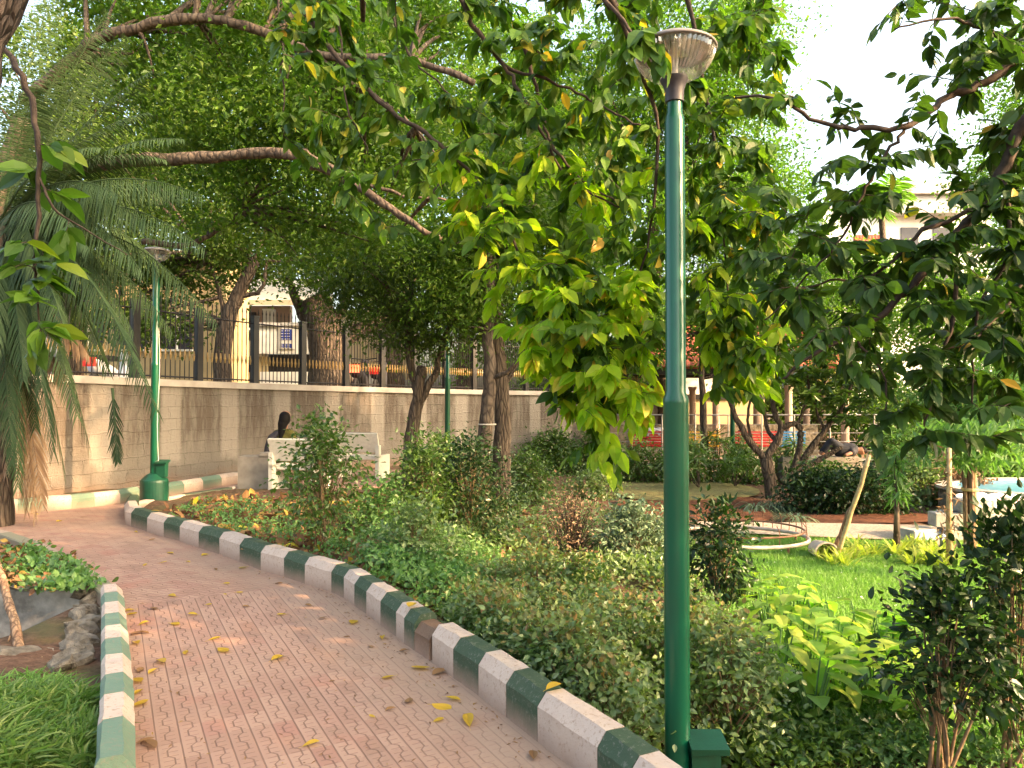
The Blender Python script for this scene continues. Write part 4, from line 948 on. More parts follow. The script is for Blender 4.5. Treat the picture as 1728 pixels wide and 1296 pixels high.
# ------------------------------------------------------------------ date palm at the left
pb_ = np.array([P(-8, 600, 8.9)[0], 8.9, 0.0])
palm = thing('date_palm', 'feathery palm at the left with drooping fronds and dead brown ones hanging', 'palm', pb_)
tw = MB(); limb(tw, [tuple(pb_ + [0, 0, -.1]), tuple(pb_ + [.02, 0, 1.2]), tuple(pb_ + [.05, -.1, 2.6]), tuple(pb_ + [.1, -.15, 3.7])], .20, .17, 14, 8, .015); part(palm, 'trunk', tw, M['bark'], True)
def frond(root, a, b, up, mat, ll=.34, n=95, name='frond', hang=.5, wdt=.0062, tipw=.35):
    a = np.array(a); b = np.array(b); mid = (a + b) / 2 + np.array([0, 0, up]); tt = np.linspace(0, 1, 16)[:, None]
    c = (1 - tt) ** 2 * a + 2 * (1 - tt) * tt * mid + tt ** 2 * b
    mbx = MB(); mbx.tube(c, np.linspace(.016, .003, 16), 5, False)
    s = np.linspace(.14, 1, n); ii = s * 15; i0 = np.minimum(ii.astype(int), 14); p = c[i0] + (c[i0 + 1] - c[i0]) * (ii - i0)[:, None]
    t = nrm(c[i0 + 1] - c[i0]); sd2 = nrm(np.cross(t, np.array([0, 0, 1.0]) + rng.normal(size=3) * .25))
    for sg in (-1, 1):
        d = nrm(t * .75 + sd2 * sg * .9 + np.array([0, 0, -hang]) + rng.normal(size=(n, 3)) * .10)
        l = ll * (tipw + (1 - tipw) * np.sin(np.clip(s * 1.05, 0, 1) * math.pi) ** .6) * (.85 + .3 * rng.random(n))
        # leaflets as long narrow strips of 3 quads
        nn_ = nrm(np.cross(d, t)); wv = np.cross(d, nn_) * wdt; k = 4; T = np.array([0, .35, .7, 1.0]); Wd = np.array([.6, 1, .8, .12])
        v = p[:, None, None] + d[:, None, None] * (T[None, :, None, None] * l[:, None, None, None]) + wv[:, None, None] * Wd[None, :, None, None] * np.array([-1, 1])[None, None, :, None]
        v[..., 2] -= (T ** 2)[None, :, None] * l[:, None, None] * (.22 + hang * .3)
        q = []; base = (np.arange(n) * 8)[:, None]
        f = np.concatenate([np.array([[2 * j, 2 * j + 1, 2 * j + 3, 2 * j + 2]]) + base for j in range(3)])
        mbx.add(v.reshape(-1, 3), f4=f)
    return part(root, name, mbx, mat)
C0 = P(0, 395, 8.8)
FR = [(255,120,8.6,.5),(180,20,8.9,.4),(90,-20,9,.3),(310,235,8.2,.7),(250,190,9.2,.6),(340,330,7.9,.8),(345,420,7.8,.9),(300,330,9.4,.7),(365,545,8.0,1.2),(300,480,8.9,1.0),(262,690,7.4,1.5),(225,560,8.2,1.1),(180,620,9.2,1.1),(130,700,8.2,1.2),(90,760,7.9,1.1),(60,720,8.8,1.0),(20,780,8.2,1.0),(150,420,7.4,.8),(240,460,7.9,1.0),(110,560,7.6,.9),(40,640,7.9,.9),(200,330,7.6,.7),(120,260,7.8,.5),(60,150,8.2,.4),(-20,620,7.8,.8),(40,560,9.2,.7),(290,560,8.6,1.2),(150,750,8.4,1.2),(70,650,8.0,1.0),(110,800,8.6,1.2),(200,500,8.4,1.0),(250,380,8.0,.8),(30,820,8.3,1.0),(170,250,8.3,.6),(210,60,8.7,.5),(120,80,8.4,.4),(280,270,8.6,.7),(70,480,7.9,.8),(230,620,8.8,1.3)]
for x, y, Y, up in FR:
    frond(palm, C0 + rng.normal(size=3) * .06 + [0, 0, -.25 if y > 500 else 0], P(x, y, Y), up, LM['palm'], ll=.33, hang=.45 if y < 300 else .95)
frond(palm, P(190, 655, 7.9), P(198, 780, 7.85), .02, LM['palm'], ll=.22, n=30, hang=0.0, wdt=.011)
for x, y, Y in [(45,860,8.9),(60,872,8.8),(72,850,8.9),(10,800,8.7),(150,600,8.6),(105,640,8.8),(30,700,8.7)]:
    frond(palm, C0 + [rng.normal() * .12 + .15, -.1, -.9], P(x, y, Y), .35, LM['dead'], ll=.30, n=60, hang=.8, name='dead_frond', wdt=.009)
palm['label'] = 'feathery palm at the left with drooping fronds and dead brown ones hanging'

# ------------------------------------------------------------------ shrubs
def shrub(label, base, h, rx, ry, n, L, mat, stems=5, sig=.09, low=.25, near=False, group=None, mat2=None, name='shrub', droop=.3, asp=.3, stemmat='stem', rs=.008, per=26, top=None):
    base = np.array(base, float); t = thing(name, label, 'shrub', base, group)
    sm_ = MB(); lf = MB(); l2 = MB(); ns = max(6, n // per)
    q = rng.random((ns, 3)); ang = q[:, 0] * 6.283; rr = np.sqrt(q[:, 1])
    zf = low + (1 - low) * q[:, 2]; wid = np.sin(np.clip((zf - low) / (1 - low) * .8 + .2, 0, 1) * math.pi) ** .6
    c = base + np.c_[np.cos(ang) * rr * rx * wid, np.sin(ang) * rr * ry * wid, zf * h]
    for s in range(stems):
        e = c[rng.integers(ns)]; b0 = base + np.array([rng.normal() * .05, rng.normal() * .05, -.05])
        m_ = (b0 + e) / 2 + np.array([rng.normal() * .05, rng.normal() * .05, .08 * h]); tt = np.linspace(0, 1, 7)[:, None]
        sm_.tube((1 - tt) ** 2 * b0 + 2 * (1 - tt) * tt * m_ + tt ** 2 * e, np.linspace(rs, .003, 7), 5, False)
    for e in c:
        j = base + np.array([0, 0, 1]) * (e[2] - base[2]) * .55 + (e - base) * np.array([.35, .35, 0])
        sm_.tube(np.array([j, (j + e) / 2 + [0, 0, .02], e]), [.004, .003, .0015], 4, False)
    k = np.repeat(c, per, axis=0); m = len(k); pp = k + rng.normal(size=(m, 3)) * sig
    pp[:, 2] = np.maximum(pp[:, 2], base[2] + .02)
    d = rdir(m, droop, .8); d = nrm(d + (pp - base - [0, 0, h * .4]) * .5 / max(rx, .2))
    Ls = L * (.6 + .8 * rng.random(m)); up = rup(m, .6)
    if mat2:
        z = (pp[:, 2] - base[2]) / h + rng.normal(size=m) * .12 - .12 * ((pp[:, 0] - base[0]) / rx) ** 2
        isn = z > (top or .8)
        leaves(l2, pp[isn], d[isn] + [0, 0, .4], up[isn], Ls[isn] * .95, Ls[isn] * asp, near); pp, d, up, Ls = pp[~isn], d[~isn], up[~isn], Ls[~isn]
    leaves(lf, pp, d, up, Ls, Ls * asp, near); ms = LM[mat]
    if mat2:
        idx = []; ms = [LM[mat], LM[mat2]]
        for kk in (3, 4):
            na, nb_ = sum(len(q_) for q_ in lf.f[kk]), sum(len(q_) for q_ in l2.f[kk]); idx += [0] * na + [1] * nb_; lf.f[kk] += [q_ + lf.n for q_ in l2.f[kk]]
        lf.v += l2.v; lf.n += l2.n
    part(t, 'stems', sm_, M[stemmat], True); fo = part(t, 'foliage', lf, ms)
    if mat2: fo.data.polygons.foreach_set('material_index', np.array(idx, np.int32))
    return t
def gz(px, py): return Gt(px, py)

# dense bronze-tipped hedge shrubs along the right kerb
HEDGE = [(765,1000,5.8,.30),(835,962,6.1,.33),(905,952,6.2,.34),(975,968,6.1,.32),(850,1035,5.0,.30),(930,1010,5.2,.32),(1010,1010,5.2,.32),(1090,1020,5.1,.32),(1165,1045,4.9,.30),
         (965,1085,4.15,.28),(1045,1065,4.3,.30),(1135,1075,4.2,.30),(1225,1095,4.1,.30),(1300,1125,4.0,.24),(1110,1140,3.6,.26),(1200,1150,3.5,.26),(1290,1180,3.5,.24),(1215,1225,3.05,.22),(1310,1240,3.1,.22)]
for k_, f_ in enumerate(np.linspace(17.3, 26.2, 15)):
    i_ = int(f_); q_ = RKw[i_] + (RKw[i_ + 1] - RKw[i_]) * (f_ - i_); d_ = RKw[i_ + 1] - RKw[i_]; d_ /= np.hypot(*d_); q_ = q_ + np.array([-d_[1], d_[0]]) * .50
    w_ = np.array([q_[0], q_[1], random.uniform(.08, .2)]); rel = w_ - [0, 0, CAMZ]; yc = rel[1] * _cp + rel[2] * _sp
    HEDGE.append((864 + FPX * rel[0] / yc, 648 - FPX * (rel[2] * _cp - rel[1] * _sp) / yc, q_[1], .22))
HEDGE = [(px, py, (Y if not (Y < 3.8 and abs(px - 1150) < 100) else 3.95), r) for px, py, Y, r in HEDGE if not (Y < 3.8 and 1030 < px < 1250) and px < 1265]
HROW = {}
for px, py, Y, r in HEDGE: HROW.setdefault('along the kerb' if r == .22 and py > 1000 and px < 1130 else ('in the far row' if Y > 5.6 else 'in the second row' if Y > 4.7 else 'in the third row' if Y > 3.9 else 'in the front row'), []).append((px, py, Y, r))
i = 0
for rn_, items in HROW.items():
  for j_, (px, py, Y, r) in enumerate(sorted(items)):
    r += .07; i += 1
    q = P(px, py, Y); h = q[2] - GZ + random.uniform(-.02, .16); q[2] = GZ
    shrub('%s bronze tipped hedge shrub from the left %s behind the right kerb' % (ORD[j_], rn_), q, h, r, r * 1.05, 2600, .038, 'olive' if i % 4 else 'shrub', 8, .06, .12, True, 'bronze tipped shrubs behind the right kerb', 'bronze', asp=.30, top=1.03, name='hedge_shrub')
shrub('bushy small leaved shrub with thin stems in front of the occupied bench', gz(545, 930), 1.16, .34, .36, 2300, .055, 'shrub', 9, .10, .30, False, droop=.5)
shrub('tall dark shrub at the foot of the forked tree', gz(712, 905), .98, .28, .3, 2400, .055, 'shrub', 7, .10, .15, False)
shrub('glossy dark shrub left of the dead brown bush', gz(790, 925), 1.15, .52, .4, 4200, .050, 'ficus', 8, .10, .12, False)
shrub('round dark green shrub beneath the wall lamp post', gz(745, 870), .95, .5, .4, 2600, .055, 'shrub', 6, .10, .12, False)
shrub('loose light green shrub rising beside the forked tree trunk', gz(838, 850), .9, .55, .5, 2600, .065, 'silver', 6, .12, .15, False)
shrub('mid green shrub crowding the twin trunks', gz(890, 850), .95, .5, .4, 3200, .06, 'shrub', 6, .11, .10, False)
shrub('small bush with yellowing leaves in the leaf litter', gz(640, 905), .5, .35, .3, 1200, .06, 'weed', 6, .08, .1, False)
shrub('low sprawling shrub in the middle of the shaded bed', gz(700, 960), .5, .45, .35, 2000, .045, 'olive', 6, .08, .1, False)
shrub('dead brown twiggy bush between the green shrubs', gz(965, 955), .85, .42, .4, 1500, .035, 'dead', 60, .10, .2, False, stemmat='twig', rs=.005, per=12)
shrub('silvery pale leaved shrub left of the near lamp post', gz(1075, 960), .72, .42, .35, 3000, .055, 'silver', 7, .08, .12, False)
shrub('slender weeping fig sapling right of the near lamp post', gz(1215, 1075), 1.05, .26, .25, 1500, .065, 'ficus', 5, .07, .40, True, droop=.8, asp=.2)
shrub('small grey green bush under the sloping branch tips', gz(930, 800), 1.0, .8, .6, 3600, .09, 'shrub', 6, .14, .1, False)
shrub('dark bushy shrub behind the silvery shrub', gz(1000, 840), .55, .6, .4, 1800, .07, 'olive', 6, .12, .1, False)
shrub('dark glossy fig shrub in the lower right corner, the left one', np.array([P(1590, 1000, 3.8)[0], 3.8, GZ]), 1.0, .27, .26, 1500, .058, 'ficus', 9, .07, .38, True, droop=.5, asp=.27, rs=.012)
shrub('taller dark fig shrub cut by the right edge of the photo', np.array([P(1712, 1000, 3.9)[0], 3.9, GZ]), 1.32, .24, .3, 1500, .058, 'ficus', 8, .07, .25, True, droop=.5, asp=.27, rs=.012)
# band of dark planting before the railing and round the frangipani
for i, (px, py, h, rx, mt, lb_) in enumerate([(1370,862,.62,.75,'ficus','dark ivy like bush in front of the frangipani roots'),(1470,868,.7,.8,'ficus','dark green bush behind the leaning bamboo stake'),(1545,850,.85,.55,'olive','brownish bush right of the dark bush bank'),
        (1400,822,.35,.9,'shrub','grassy green bush below the stone slab bench'),(1620,850,.5,.35,'dead','heap of dry brown twigs by the pool wall'),(1520,800,1.1,.9,'weed','pale green bushes behind the thin sapling'),(1250,815,.8,.9,'shrub','dark bush left of the frangipani trunk'),(1160,815,.85,.8,'shrub','dark bush right behind the near lamp post'),(1080,815,.8,.8,'shrub','shaded bush below the left red bench'),(1000,800,.9,.9,'shrub','shaded bush left of the pavilion railing')]):
    q = gz(px, py); q[2] = GZ if px > 1060 else q[2]
    shrub(lb_, q, h, rx, .5, 2600, .085, mt, 6, .13, .08, False, droop=.4)
for i, (px, w) in enumerate([(1690, 1.6), (1770, 1.4)]):
    q = G(px, 806, GZ); shrub(['bright green hedge behind the pool rim','bright green hedge behind the pool at the photo edge'][i], q, .75, w, .6, 5000, .10, 'grass', 5, .16, .05, False)

# rosette plants (lady palms, spider plants, turmeric)
def rosette(name, label, cat, base, n, L, W_0, mat, up=.9, droop=.7, stem=0.0, group=None, spread=.02, near=False):
    base = np.array(base, float); b = MB(); a = rng.random(n) * 6.283; el = up * (0.4 + rng.random(n) * 1.0)
    p = base + np.c_[rng.normal(size=(n, 2)) * spread, np.full(n, stem) * (.5 + .5 * rng.random(n))]
    d = nrm(np.c_[np.cos(a), np.sin(a), el]); l = L * (.7 + .6 * rng.random(n)); side = nrm(np.cross(d, [0, 0, 1.0])); k = 6
    T = np.linspace(0, 1, k); Wp = np.sin(np.clip(T * .9 + .1, 0, 1) * math.pi) ** .7 * W_0; Wp[-1] = W_0 * .05
    c = p[:, None] + d[:, None] * (T[None, :, None] * l[:, None, None]); c[..., 2] -= (T ** 2)[None] * l[:, None] * droop
    v = np.stack([c - side[:, None] * Wp[None, :, None], c + side[:, None] * Wp[None, :, None]], 2)
    bs = (np.arange(n) * 2 * k)[:, None]; f = np.concatenate([np.array([[2 * j, 2 * j + 1, 2 * j + 3, 2 * j + 2]]) + bs for j in range(k - 1)]); b.add(v.reshape(-1, 3), f4=f)
    return solo(name, b, mat, label, cat, base, group)
r0 = None
SP = []
for k in range(34):
    px = random.uniform(1375, 1600); py = random.uniform(930, 962) if px > 1400 else random.uniform(935, 950); SP.append(G(px, py, GZ))
SP += [G(px, random.uniform(925, 960), GZ) for px in (1660, 1690, 1715, 1740)]
protos = [rosette('spider_plant', 'yellow striped spider plant in the bed at the lawn edge', 'plant', SP[k], 26, .36, .011, LM['spider'], 2.0, .42, 0, 'spider plants at the lawn edge') for k in range(4)]
for k, q in enumerate(SP[4:]): copy_tree(protos[k % 4], None, q, random.uniform(0, 6))
for k, (px, py, s_) in enumerate(sorted([(1150,815,1),(1215,810,1.2),(1240,822,.9),(1330,812,1.1),(1000,790,1),(950,790,1.1),(1180,824,.8)])):
    c = G(px, py, GZ); t = thing('lady_palm', ORD[k] + ' dark lady palm from the left before the pavilion railing', 'palm', c, 'lady palms before the railing'); st = MB(); lf = MB()
    for j in range(5):
        e = c + np.array([rng.normal() * .22, rng.normal() * .15, (.5 + .5 * rng.random()) * s_]); st.tube(np.array([c, (c + e) / 2 + [0, 0, .05], e]), [.015, .012, .008], 5, False)
        m = 34; leaves(lf, np.repeat([e], m, 0) + rng.normal(size=(m, 3)) * .06, rdir(m, .1, .7), rup(m), .36, .018)
    part(t, 'stems', st, M['bark']); part(t, 'leaves', lf, LM['shrub'])
c = G(1268, 846, GZ); 
for k, (px, py) in enumerate([(1275,862),(1310,858),(1345,880)]):
    rosette('grassy_clump', ORD[k] + ' pale arching grass clump from the left at the end of the red mulch', 'plant', G(px, py, GZ), 60, .62, .010, LM['silver'], 1.0, .8, 0, 'pale grass clumps by the mulch')
# turmeric-like broad leaves
TB = [(1300,1050),(1340,1050),(1385,1060),(1420,1085),(1350,1095),(1310,1100),(1460,1085),(1400,1120),(1450,1130),(1360,1140),(1310,1150),(1420,1165),(1480,1160),(1370,1185),(1290,1020),(1335,1030),(1500,1110),(1540,1090),(1520,1140),(1580,1110),(1640,1130),(1700,1110),(1560,1180)]
TB.sort(key=lambda e: (e[1] // 45, e[0])); rws = {}
for k, (px, py) in enumerate(TB):
    rws[py // 45] = rws.get(py // 45, -1) + 1; rk_ = sorted({e[1] // 45 for e in TB}).index(py // 45)
    q = G(px, py + 60, GZ); m = 14; lf = MB(); st = MB(); t = thing('broad_leaf_plant', ORD[rws[py // 45]] + ' bright broad leaved plant from the left, ' + ORD[rk_] + ' row back from the lawn edge', 'plant', q, 'broad leaved plants by the lawn')
    for j in range(m):
        a = random.random() * 6.28; e = q + np.array([math.cos(a) * .10, math.sin(a) * .10, random.uniform(.22, .52)]); st.tube(np.array([q, (q + e) / 2 + [0, 0, .03], e]), .005, 4, False)
        leaves(lf, [e], [[math.cos(a), math.sin(a), random.uniform(-.5, .5)]], [[0, 0, 1.0]], random.uniform(.14, .23), random.uniform(.042, .065), True, .35, .2)
    part(t, 'stalks', st, LM['weed']); part(t, 'leaves', lf, LM['broad'])
# ground cover: weeds, litter, grass tufts
def region_px(pts, n, z=None):
    out = []; xs = [p[0] for p in pts]; ys = [p[1] for p in pts]
    while len(out) < n:
        x, y = random.uniform(min(xs), max(xs)), random.uniform(min(ys), max(ys))
        if inpoly(x, y, pts):
            q = Gt(x, y) if z is None else G(x, y, z)
            if z is not None or (not inside_np(q[0], q[1], PATH) and segdist(np.array([q[0]]), np.array([q[1]]), RKw)[0][0] > .34): out.append(q)
    return np.array(out)
def cover(name, label, pts, nc, per, L, h, mat, sig=.06, asp=.3, near=False, droop=-.2, cat='ground cover', z=None):
    c = region_px(pts, nc, z); c = np.repeat(c, per, 0); m = len(c); c = c + np.c_[rng.normal(size=(m, 2)) * sig, rng.random(m) * h]
    b = MB(); Ls = L * (.5 + rng.random(m)); leaves(b, c, rdir(m, droop, .8), rup(m, .7), Ls, Ls * asp, near)
    o = struct(name, b, LM[mat], 'stuff'); o['label'] = label; o['category'] = cat; return o
cover('weeds', 'bright green weeds spreading behind the right kerb', [(600,985),(640,925),(740,915),(830,940),(860,1000),(830,1070),(760,1085),(690,1050),(620,1015)], 420, 26, .045, .26, 'weed', .07)
cover('low_weeds', 'scattered small weeds among the dead leaves in the shaded bed', [(285,870),(330,850),(480,855),(640,880),(700,930),(640,960),(560,975),(440,950),(350,925)], 170, 22, .04, .14, 'weed', .07)
cover('undergrowth', 'green undergrowth beneath the bushes in the middle', [(640,880),(760,830),(900,830),(1060,880),(1180,950),(1180,1010),(1000,990),(860,960),(720,940)], 420, 26, .06, .28, 'olive', .10)
cover('corner_weeds', 'fine green weeds in the lower right corner', [(1330,1200),(1560,1180),(1728,1160),(1760,1300),(1250,1300)], 360, 26, .035, .16, 'weed', .06)
cover('leaf_litter', 'dry brown fallen leaves covering the bed soil', [(260,880),(330,845),(640,835),(900,850),(1000,950),(900,1000),(640,1000),(440,955),(330,918)], 900, 6, .10, .02, 'litter', .12, .33, True, .1, 'leaf litter')
cover('yellow_litter', 'yellow fallen leaves on the shaded bed', [(260,880),(330,850),(640,850),(900,870),(940,950),(640,960),(440,945),(330,910)], 50, 2, .12, .03, 'yellow', .15, .33, True, .1, 'leaf litter')
cover('bed_weeds', 'low weeds growing under the right hedge edge', [(1180,1200),(1330,1130),(1560,1200),(1560,1310),(1200,1310)], 220, 22, .05, .2, 'shrub', .07)
cover('kerb_weeds', 'small green weeds filling the strip between right kerb and near hedge', [(860,1110),(1080,1250),(1090,1190),(960,1090)], 90, 22, .035, .14, 'shrub', .05)
def tufts(name, label, pts, n, per, h, mat, w=.004, z=None):
    c = np.repeat(region_px(pts, n, z), per, 0); m = len(c); c = c + np.c_[rng.normal(size=(m, 2)) * .025, np.zeros(m)]
    b = MB(); d = nrm(np.c_[rng.normal(size=(m, 2)) * .55, np.ones(m)]); l = h * (.4 + rng.random(m)); side = nrm(np.cross(d, rng.normal(size=(m, 3)))); k = 4; T = np.linspace(0, 1, k); Wp = np.array([.8, 1, .7, .05]) * w
    q = c[:, None] + d[:, None] * (T[None, :, None] * l[:, None, None]); hor = d * [1, 1, 0]; q = q + hor[:, None] * (T ** 2)[None, :, None] * l[:, None, None] * .6; q[..., 2] -= (T ** 2)[None] * l[:, None] * .35
    v = np.stack([q - side[:, None] * Wp[None, :, None], q + side[:, None] * Wp[None, :, None]], 2)
    bs = (np.arange(m) * 2 * k)[:, None]; f = np.concatenate([np.array([[2 * j, 2 * j + 1, 2 * j + 3, 2 * j + 2]]) + bs for j in range(k - 1)]); b.add(v.reshape(-1, 3), f4=f)
    o = struct(name, b, LM[mat], 'stuff'); o['label'] = label; o['category'] = 'grass'; return o
tufts('grass_tufts', 'long tufty grass filling the lower left corner', [(-60,1185),(40,1180),(100,1175),(155,1185),(165,1300),(-60,1300)], 170, 22, .15, 'grassd', .0065)
tufts('short_grass', 'short darker grass between the tufts in the lower left corner', [(-60,1150),(60,1140),(120,1150),(155,1180),(160,1300),(-60,1300)], 260, 14, .07, 'grass', .004)
tufts('lawn_edge_grass', 'uneven longer grass along the edges of the lawn', [(1240,925),(1400,915),(1600,920),(1728,915),(1728,940),(1600,965),(1400,955),(1240,945)], 500, 10, .09, 'grass', .004, GZ)
tufts('dry_tufts', 'yellowing tufts below the pole of the near lamp', [(1180,885),(1400,885),(1400,905),(1200,905)], 40, 10, .07, 'grassd', .004, GZ)
# left bed plants
cover('left_bed_leaves', 'pale green leafy plants on the left planter bed', [(50,985),(20,945),(40,925),(100,945),(150,980),(160,998),(60,998)], 75, 12, .05, .07, 'weed', .06, .30, True, -.5, z=.08)
cover('left_bed_dark_leaves', 'darker small leaves among the pale plants on the left planter bed', [(0,985),(0,935),(40,918),(110,950),(165,998),(40,998)], 70, 10, .045, .05, 'shrub', .06, .34, True, -.3, z=.07)
cover('left_bed_litter', 'brown fallen leaves on the left planter bed', [(-40,990),(-40,910),(40,915),(100,955),(140,990)], 120, 6, .055, .02, 'litter', .1, .33, True, .1, 'leaf litter', z=.09)

# ------------------------------------------------------------------ planter wall, rubble edging, stick, boulder
b = MB(); a_ = G(-140, 1000); c_ = G(128, 1004); 
b.box(((a_[0] + c_[0]) / 2, 5.86, -.25), (c_[0] - a_[0], .16, .56)); solo('planter_wall', b, M['plaster'], 'stained grey plastered planter wall above the pit on the left', 'wall', (c_[0], 5.86, -.3))
def rock(c, d, label, group, seed=0, mat='rock', rz=None):
    bm_n = 3; b = MB(); pts = []; 
    import bmesh
    bm = bmesh.new(); bmesh.ops.create_icosphere(bm, subdivisions=2, radius=.5)
    r_ = np.random.default_rng(seed); cuts = nrm(r_.normal(size=(9, 3))); lim = .22 + .14 * r_.random(9)
    for v in bm.verts:
        p = np.array(v.co)
        for n_, l_ in zip(cuts, lim):
            e = p @ n_ - l_
            if e > 0: p = p - n_ * e
        p = p * np.array(d) * 1.35 + r_.normal(size=3) * .006
        v.co = p
    me = bpy.data.meshes.new('rubble_stone'); bm.to_mesh(me); bm.free(); me.materials.append(M[mat])
    o = link('rubble_stone', me, tuple(float(q) for q in c)); o.rotation_euler = (r_.random() * .3, r_.random() * .3, r_.random() * 6 if rz is None else rz)
    return tag(o, label, 'stone', group)
k = 0
for (px, py) in [(140,1003),(150,1015),(148,1030),(136,1040),(150,1048),(130,1056),(143,1064),(128,1074),(142,1082),(124,1092),(138,1098),(120,1108),(134,1116)]:
    q = G(px, py, -.02); dz = -.10
    rock(q + [0, 0, 0.0], (.18, .14, .10), ORD[k] + ' rough stone from the far end, top course of the rubble edging beside the pit', 'rubble stones beside the pit', 10 + k)
    rock(q + [.03, .02, -.13], (.19, .16, .13), ORD[k] + ' rough stone from the far end, middle course of the rubble edging beside the pit', 'rubble stones beside the pit', 60 + k)
    rock(q + [0, .02, -.28], (.21, .17, .15), ORD[k] + ' rough stone from the far end, bottom course of the rubble edging beside the pit', 'rubble stones beside the pit', 90 + k); k += 1
for (px, w) in [(50, .34), (95, .22), (10, .2), (118, .24)]:
    q = G(px, 1000, .04); q[1] = 5.84; q[0] = (px - HX) / FPX * 5.84; rock(q + [0, 0, .0], (w, .16, .06), ORD[[10, 50, 95, 118].index(px)] + ' flat capping stone from the left on the planter wall', 'capping stones on the planter wall', 200 + px, rz=0)
q = Gt(108, 1128); rock((q[0], q[1], -.02), (.2, .14, .12), 'pale chunk of stone at the near end of the rubble edging', None, 303, 'rock')
q = P(35, 1115, 4.45); rock((q[0], q[1], -.06), (.34, .26, .26), 'big rounded grey boulder in the grass below the stick', None, 305, 'rock')
st = MB(); limb(st, [bt(-12,930,4.9), bt(8,990,4.8), bt(22,1045,4.6), bt(33,1102,4.45)], .020, .030, 8, 5, .003)
st.tube(np.array([bt(24,1060,4.58), bt(14,1082,4.5)]), [.014, .005], 5)
solo('wooden_stick', st, M['stake'], 'bare brown wooden stick leaning on the boulder at the left edge', 'stick', P(33, 1102, 4.45), smooth=True)
for k, (px, py) in enumerate([(70,1118),(82,1128)]):
    q = P(px, py, 4.35); b = MB()
    for j in range(14): e = q + np.array([.10 + rng.normal() * .02, -.10 + rng.normal() * .02, -.05 + rng.normal() * .015]); s0 = q + rng.normal(size=3) * .015; b.tube(np.array([s0, (s0 + e) / 2 + rng.normal(size=3) * .008, e]), .005, 4)
    if k == 0: solo('straw_bundle', b, M['bamboo'], 'small bundle of dry straw beside the boulder', 'straw', q)

# ------------------------------------------------------------------ fallen leaves on the bricks
lp = {}
def flat_leaf(mat, seed):
    b = MB(); r_ = rng; m = 9; T = np.linspace(0, 1, m); w = np.sin(T ** .8 * math.pi) ** .8 * .30; w[0] = w[-1] = .01
    cx = np.c_[T - .5, np.zeros(m), .03 + .10 * (T - .5) ** 2 * (seed % 3)]; up = .10 + .08 * (seed % 2)
    v = []
    for i in range(m): v += [cx[i] + [0, w[i], w[i] * up * 3 * (1 if seed % 2 else .4)], cx[i], cx[i] + [0, -w[i], w[i] * up * 2]]
    v = np.array(v); f = []
    for i in range(m - 1):
        for j in range(2): f.append((3 * i + j, 3 * i + j + 1, 3 * i + j + 4, 3 * i + j + 3))
    b.add(v, f); b.tube(np.array([[.5, 0, .03], [.6, .01, .04], [.72, .02, .02]]), .008, 4)
    return b.mesh('fallen_leaf', mat)
LMsh = {('y', k): flat_leaf(LM['yellow'], k) for k in range(4)}; LMsh.update({('b', k): flat_leaf(LM['litter'], k) for k in range(4)})
FL = [(845,-1),(468,1112,'y',.20),(376,1098,'y',.17),(230,1085,'y',.15),(216,1030,'y',.16),(222,1037,'y',.14),(260,1027,'b',.14),(243,1052,'y',.13),(295,1053,'y',.14),(325,1037,'y',.12),(232,1068,'b',.16),(243,1068,'b',.13),(313,1101,'y',.13),(272,1117,'y',.2),(236,1131,'b',.12),(258,1133,'y',.12),(232,1148,'y',.18),(232,1170,'y',.15),(236,1188,'y',.15),(252,1257,'b',.2),(245,1250,'b',.14),(362,1079,'y',.14),(404,1000,'y',.1),(290,1006,'y',.15),(287,933,'y',.15),(346,937,'y',.15),(276,949,'y',.12),(317,948,'y',.1),(245,953,'y',.13),(229,898,'y',.13),(256,911,'b',.14),(364,961,'b',.12),(410,958,'y',.17),(382,985,'y',.10),(380,1003,'y',.08),(415,1024,'b',.1),(596,1050,'y',.18),(645,1077,'y',.15),(710,1128,'y',.2),(742,1135,'b',.16),(655,1143,'y',.13),(764,1180,'y',.14),(690,1183,'b',.13),(659,1197,'b',.1),(740,1215,'y',.1),(790,1217,'y',.20),(628,1209,'y',.07),(525,1256,'y',.13),(475,1037,'y',.12),(520,1022,'b',.12),(545,1043,'b',.12),(900,1275,'b',.16),(626,1091,'b',.1),(680,1098,'b',.09),(555,990,'b',.1),(470,985,'b',.12),(330,870,'y',.1),(100,880,'y',.16),(20,884,'y',.14),(60,868,'y',.13),(140,873,'b',.12),(300,1170,'b',.06),(420,1150,'b',.06),(560,1150,'b',.06),(352,1020,'y',.08),(585,1075,'b',.08)]
import itertools
yl = {'y': 'yellow fallen leaf lying on the brick path', 'b': 'brown dried leaf lying on the brick path'}
for i, e in enumerate(FL):
    if len(e) < 4: continue
    px, py, c, s_ = e; q = G(px, py, .006); d_, s2 = segdist(np.array([q[0]]), np.array([q[1]]), RKw)
    o = link('fallen_leaf', LMsh[(c, i % 4)], tuple(float(z) for z in q)); sc = s_ * .58; o.scale = (sc, sc * random.uniform(.6, 1), sc); o.rotation_euler = (random.uniform(-.12, .12), random.uniform(-.12, .12), random.uniform(0, 6.28))
    tag(o, yl[c], 'leaf', 'yellow leaves on the path' if c == 'y' else 'brown leaves on the path')
for i, (px, py, z) in enumerate([(262,862,.2),(695,1022,.2),(745,1195,.2),(935,1160,.22)]):
    q = G(px, py, .225); o = link('fallen_leaf', LMsh[('y', i)], tuple(float(w) for w in q)); o.scale = (.1,) * 3; o.rotation_euler = (0, 0, i * 1.3); tag(o, ORD[i] + ' yellow leaf from the lamp drum resting on top of the right kerb', 'leaf', 'yellow leaves on the right kerb')
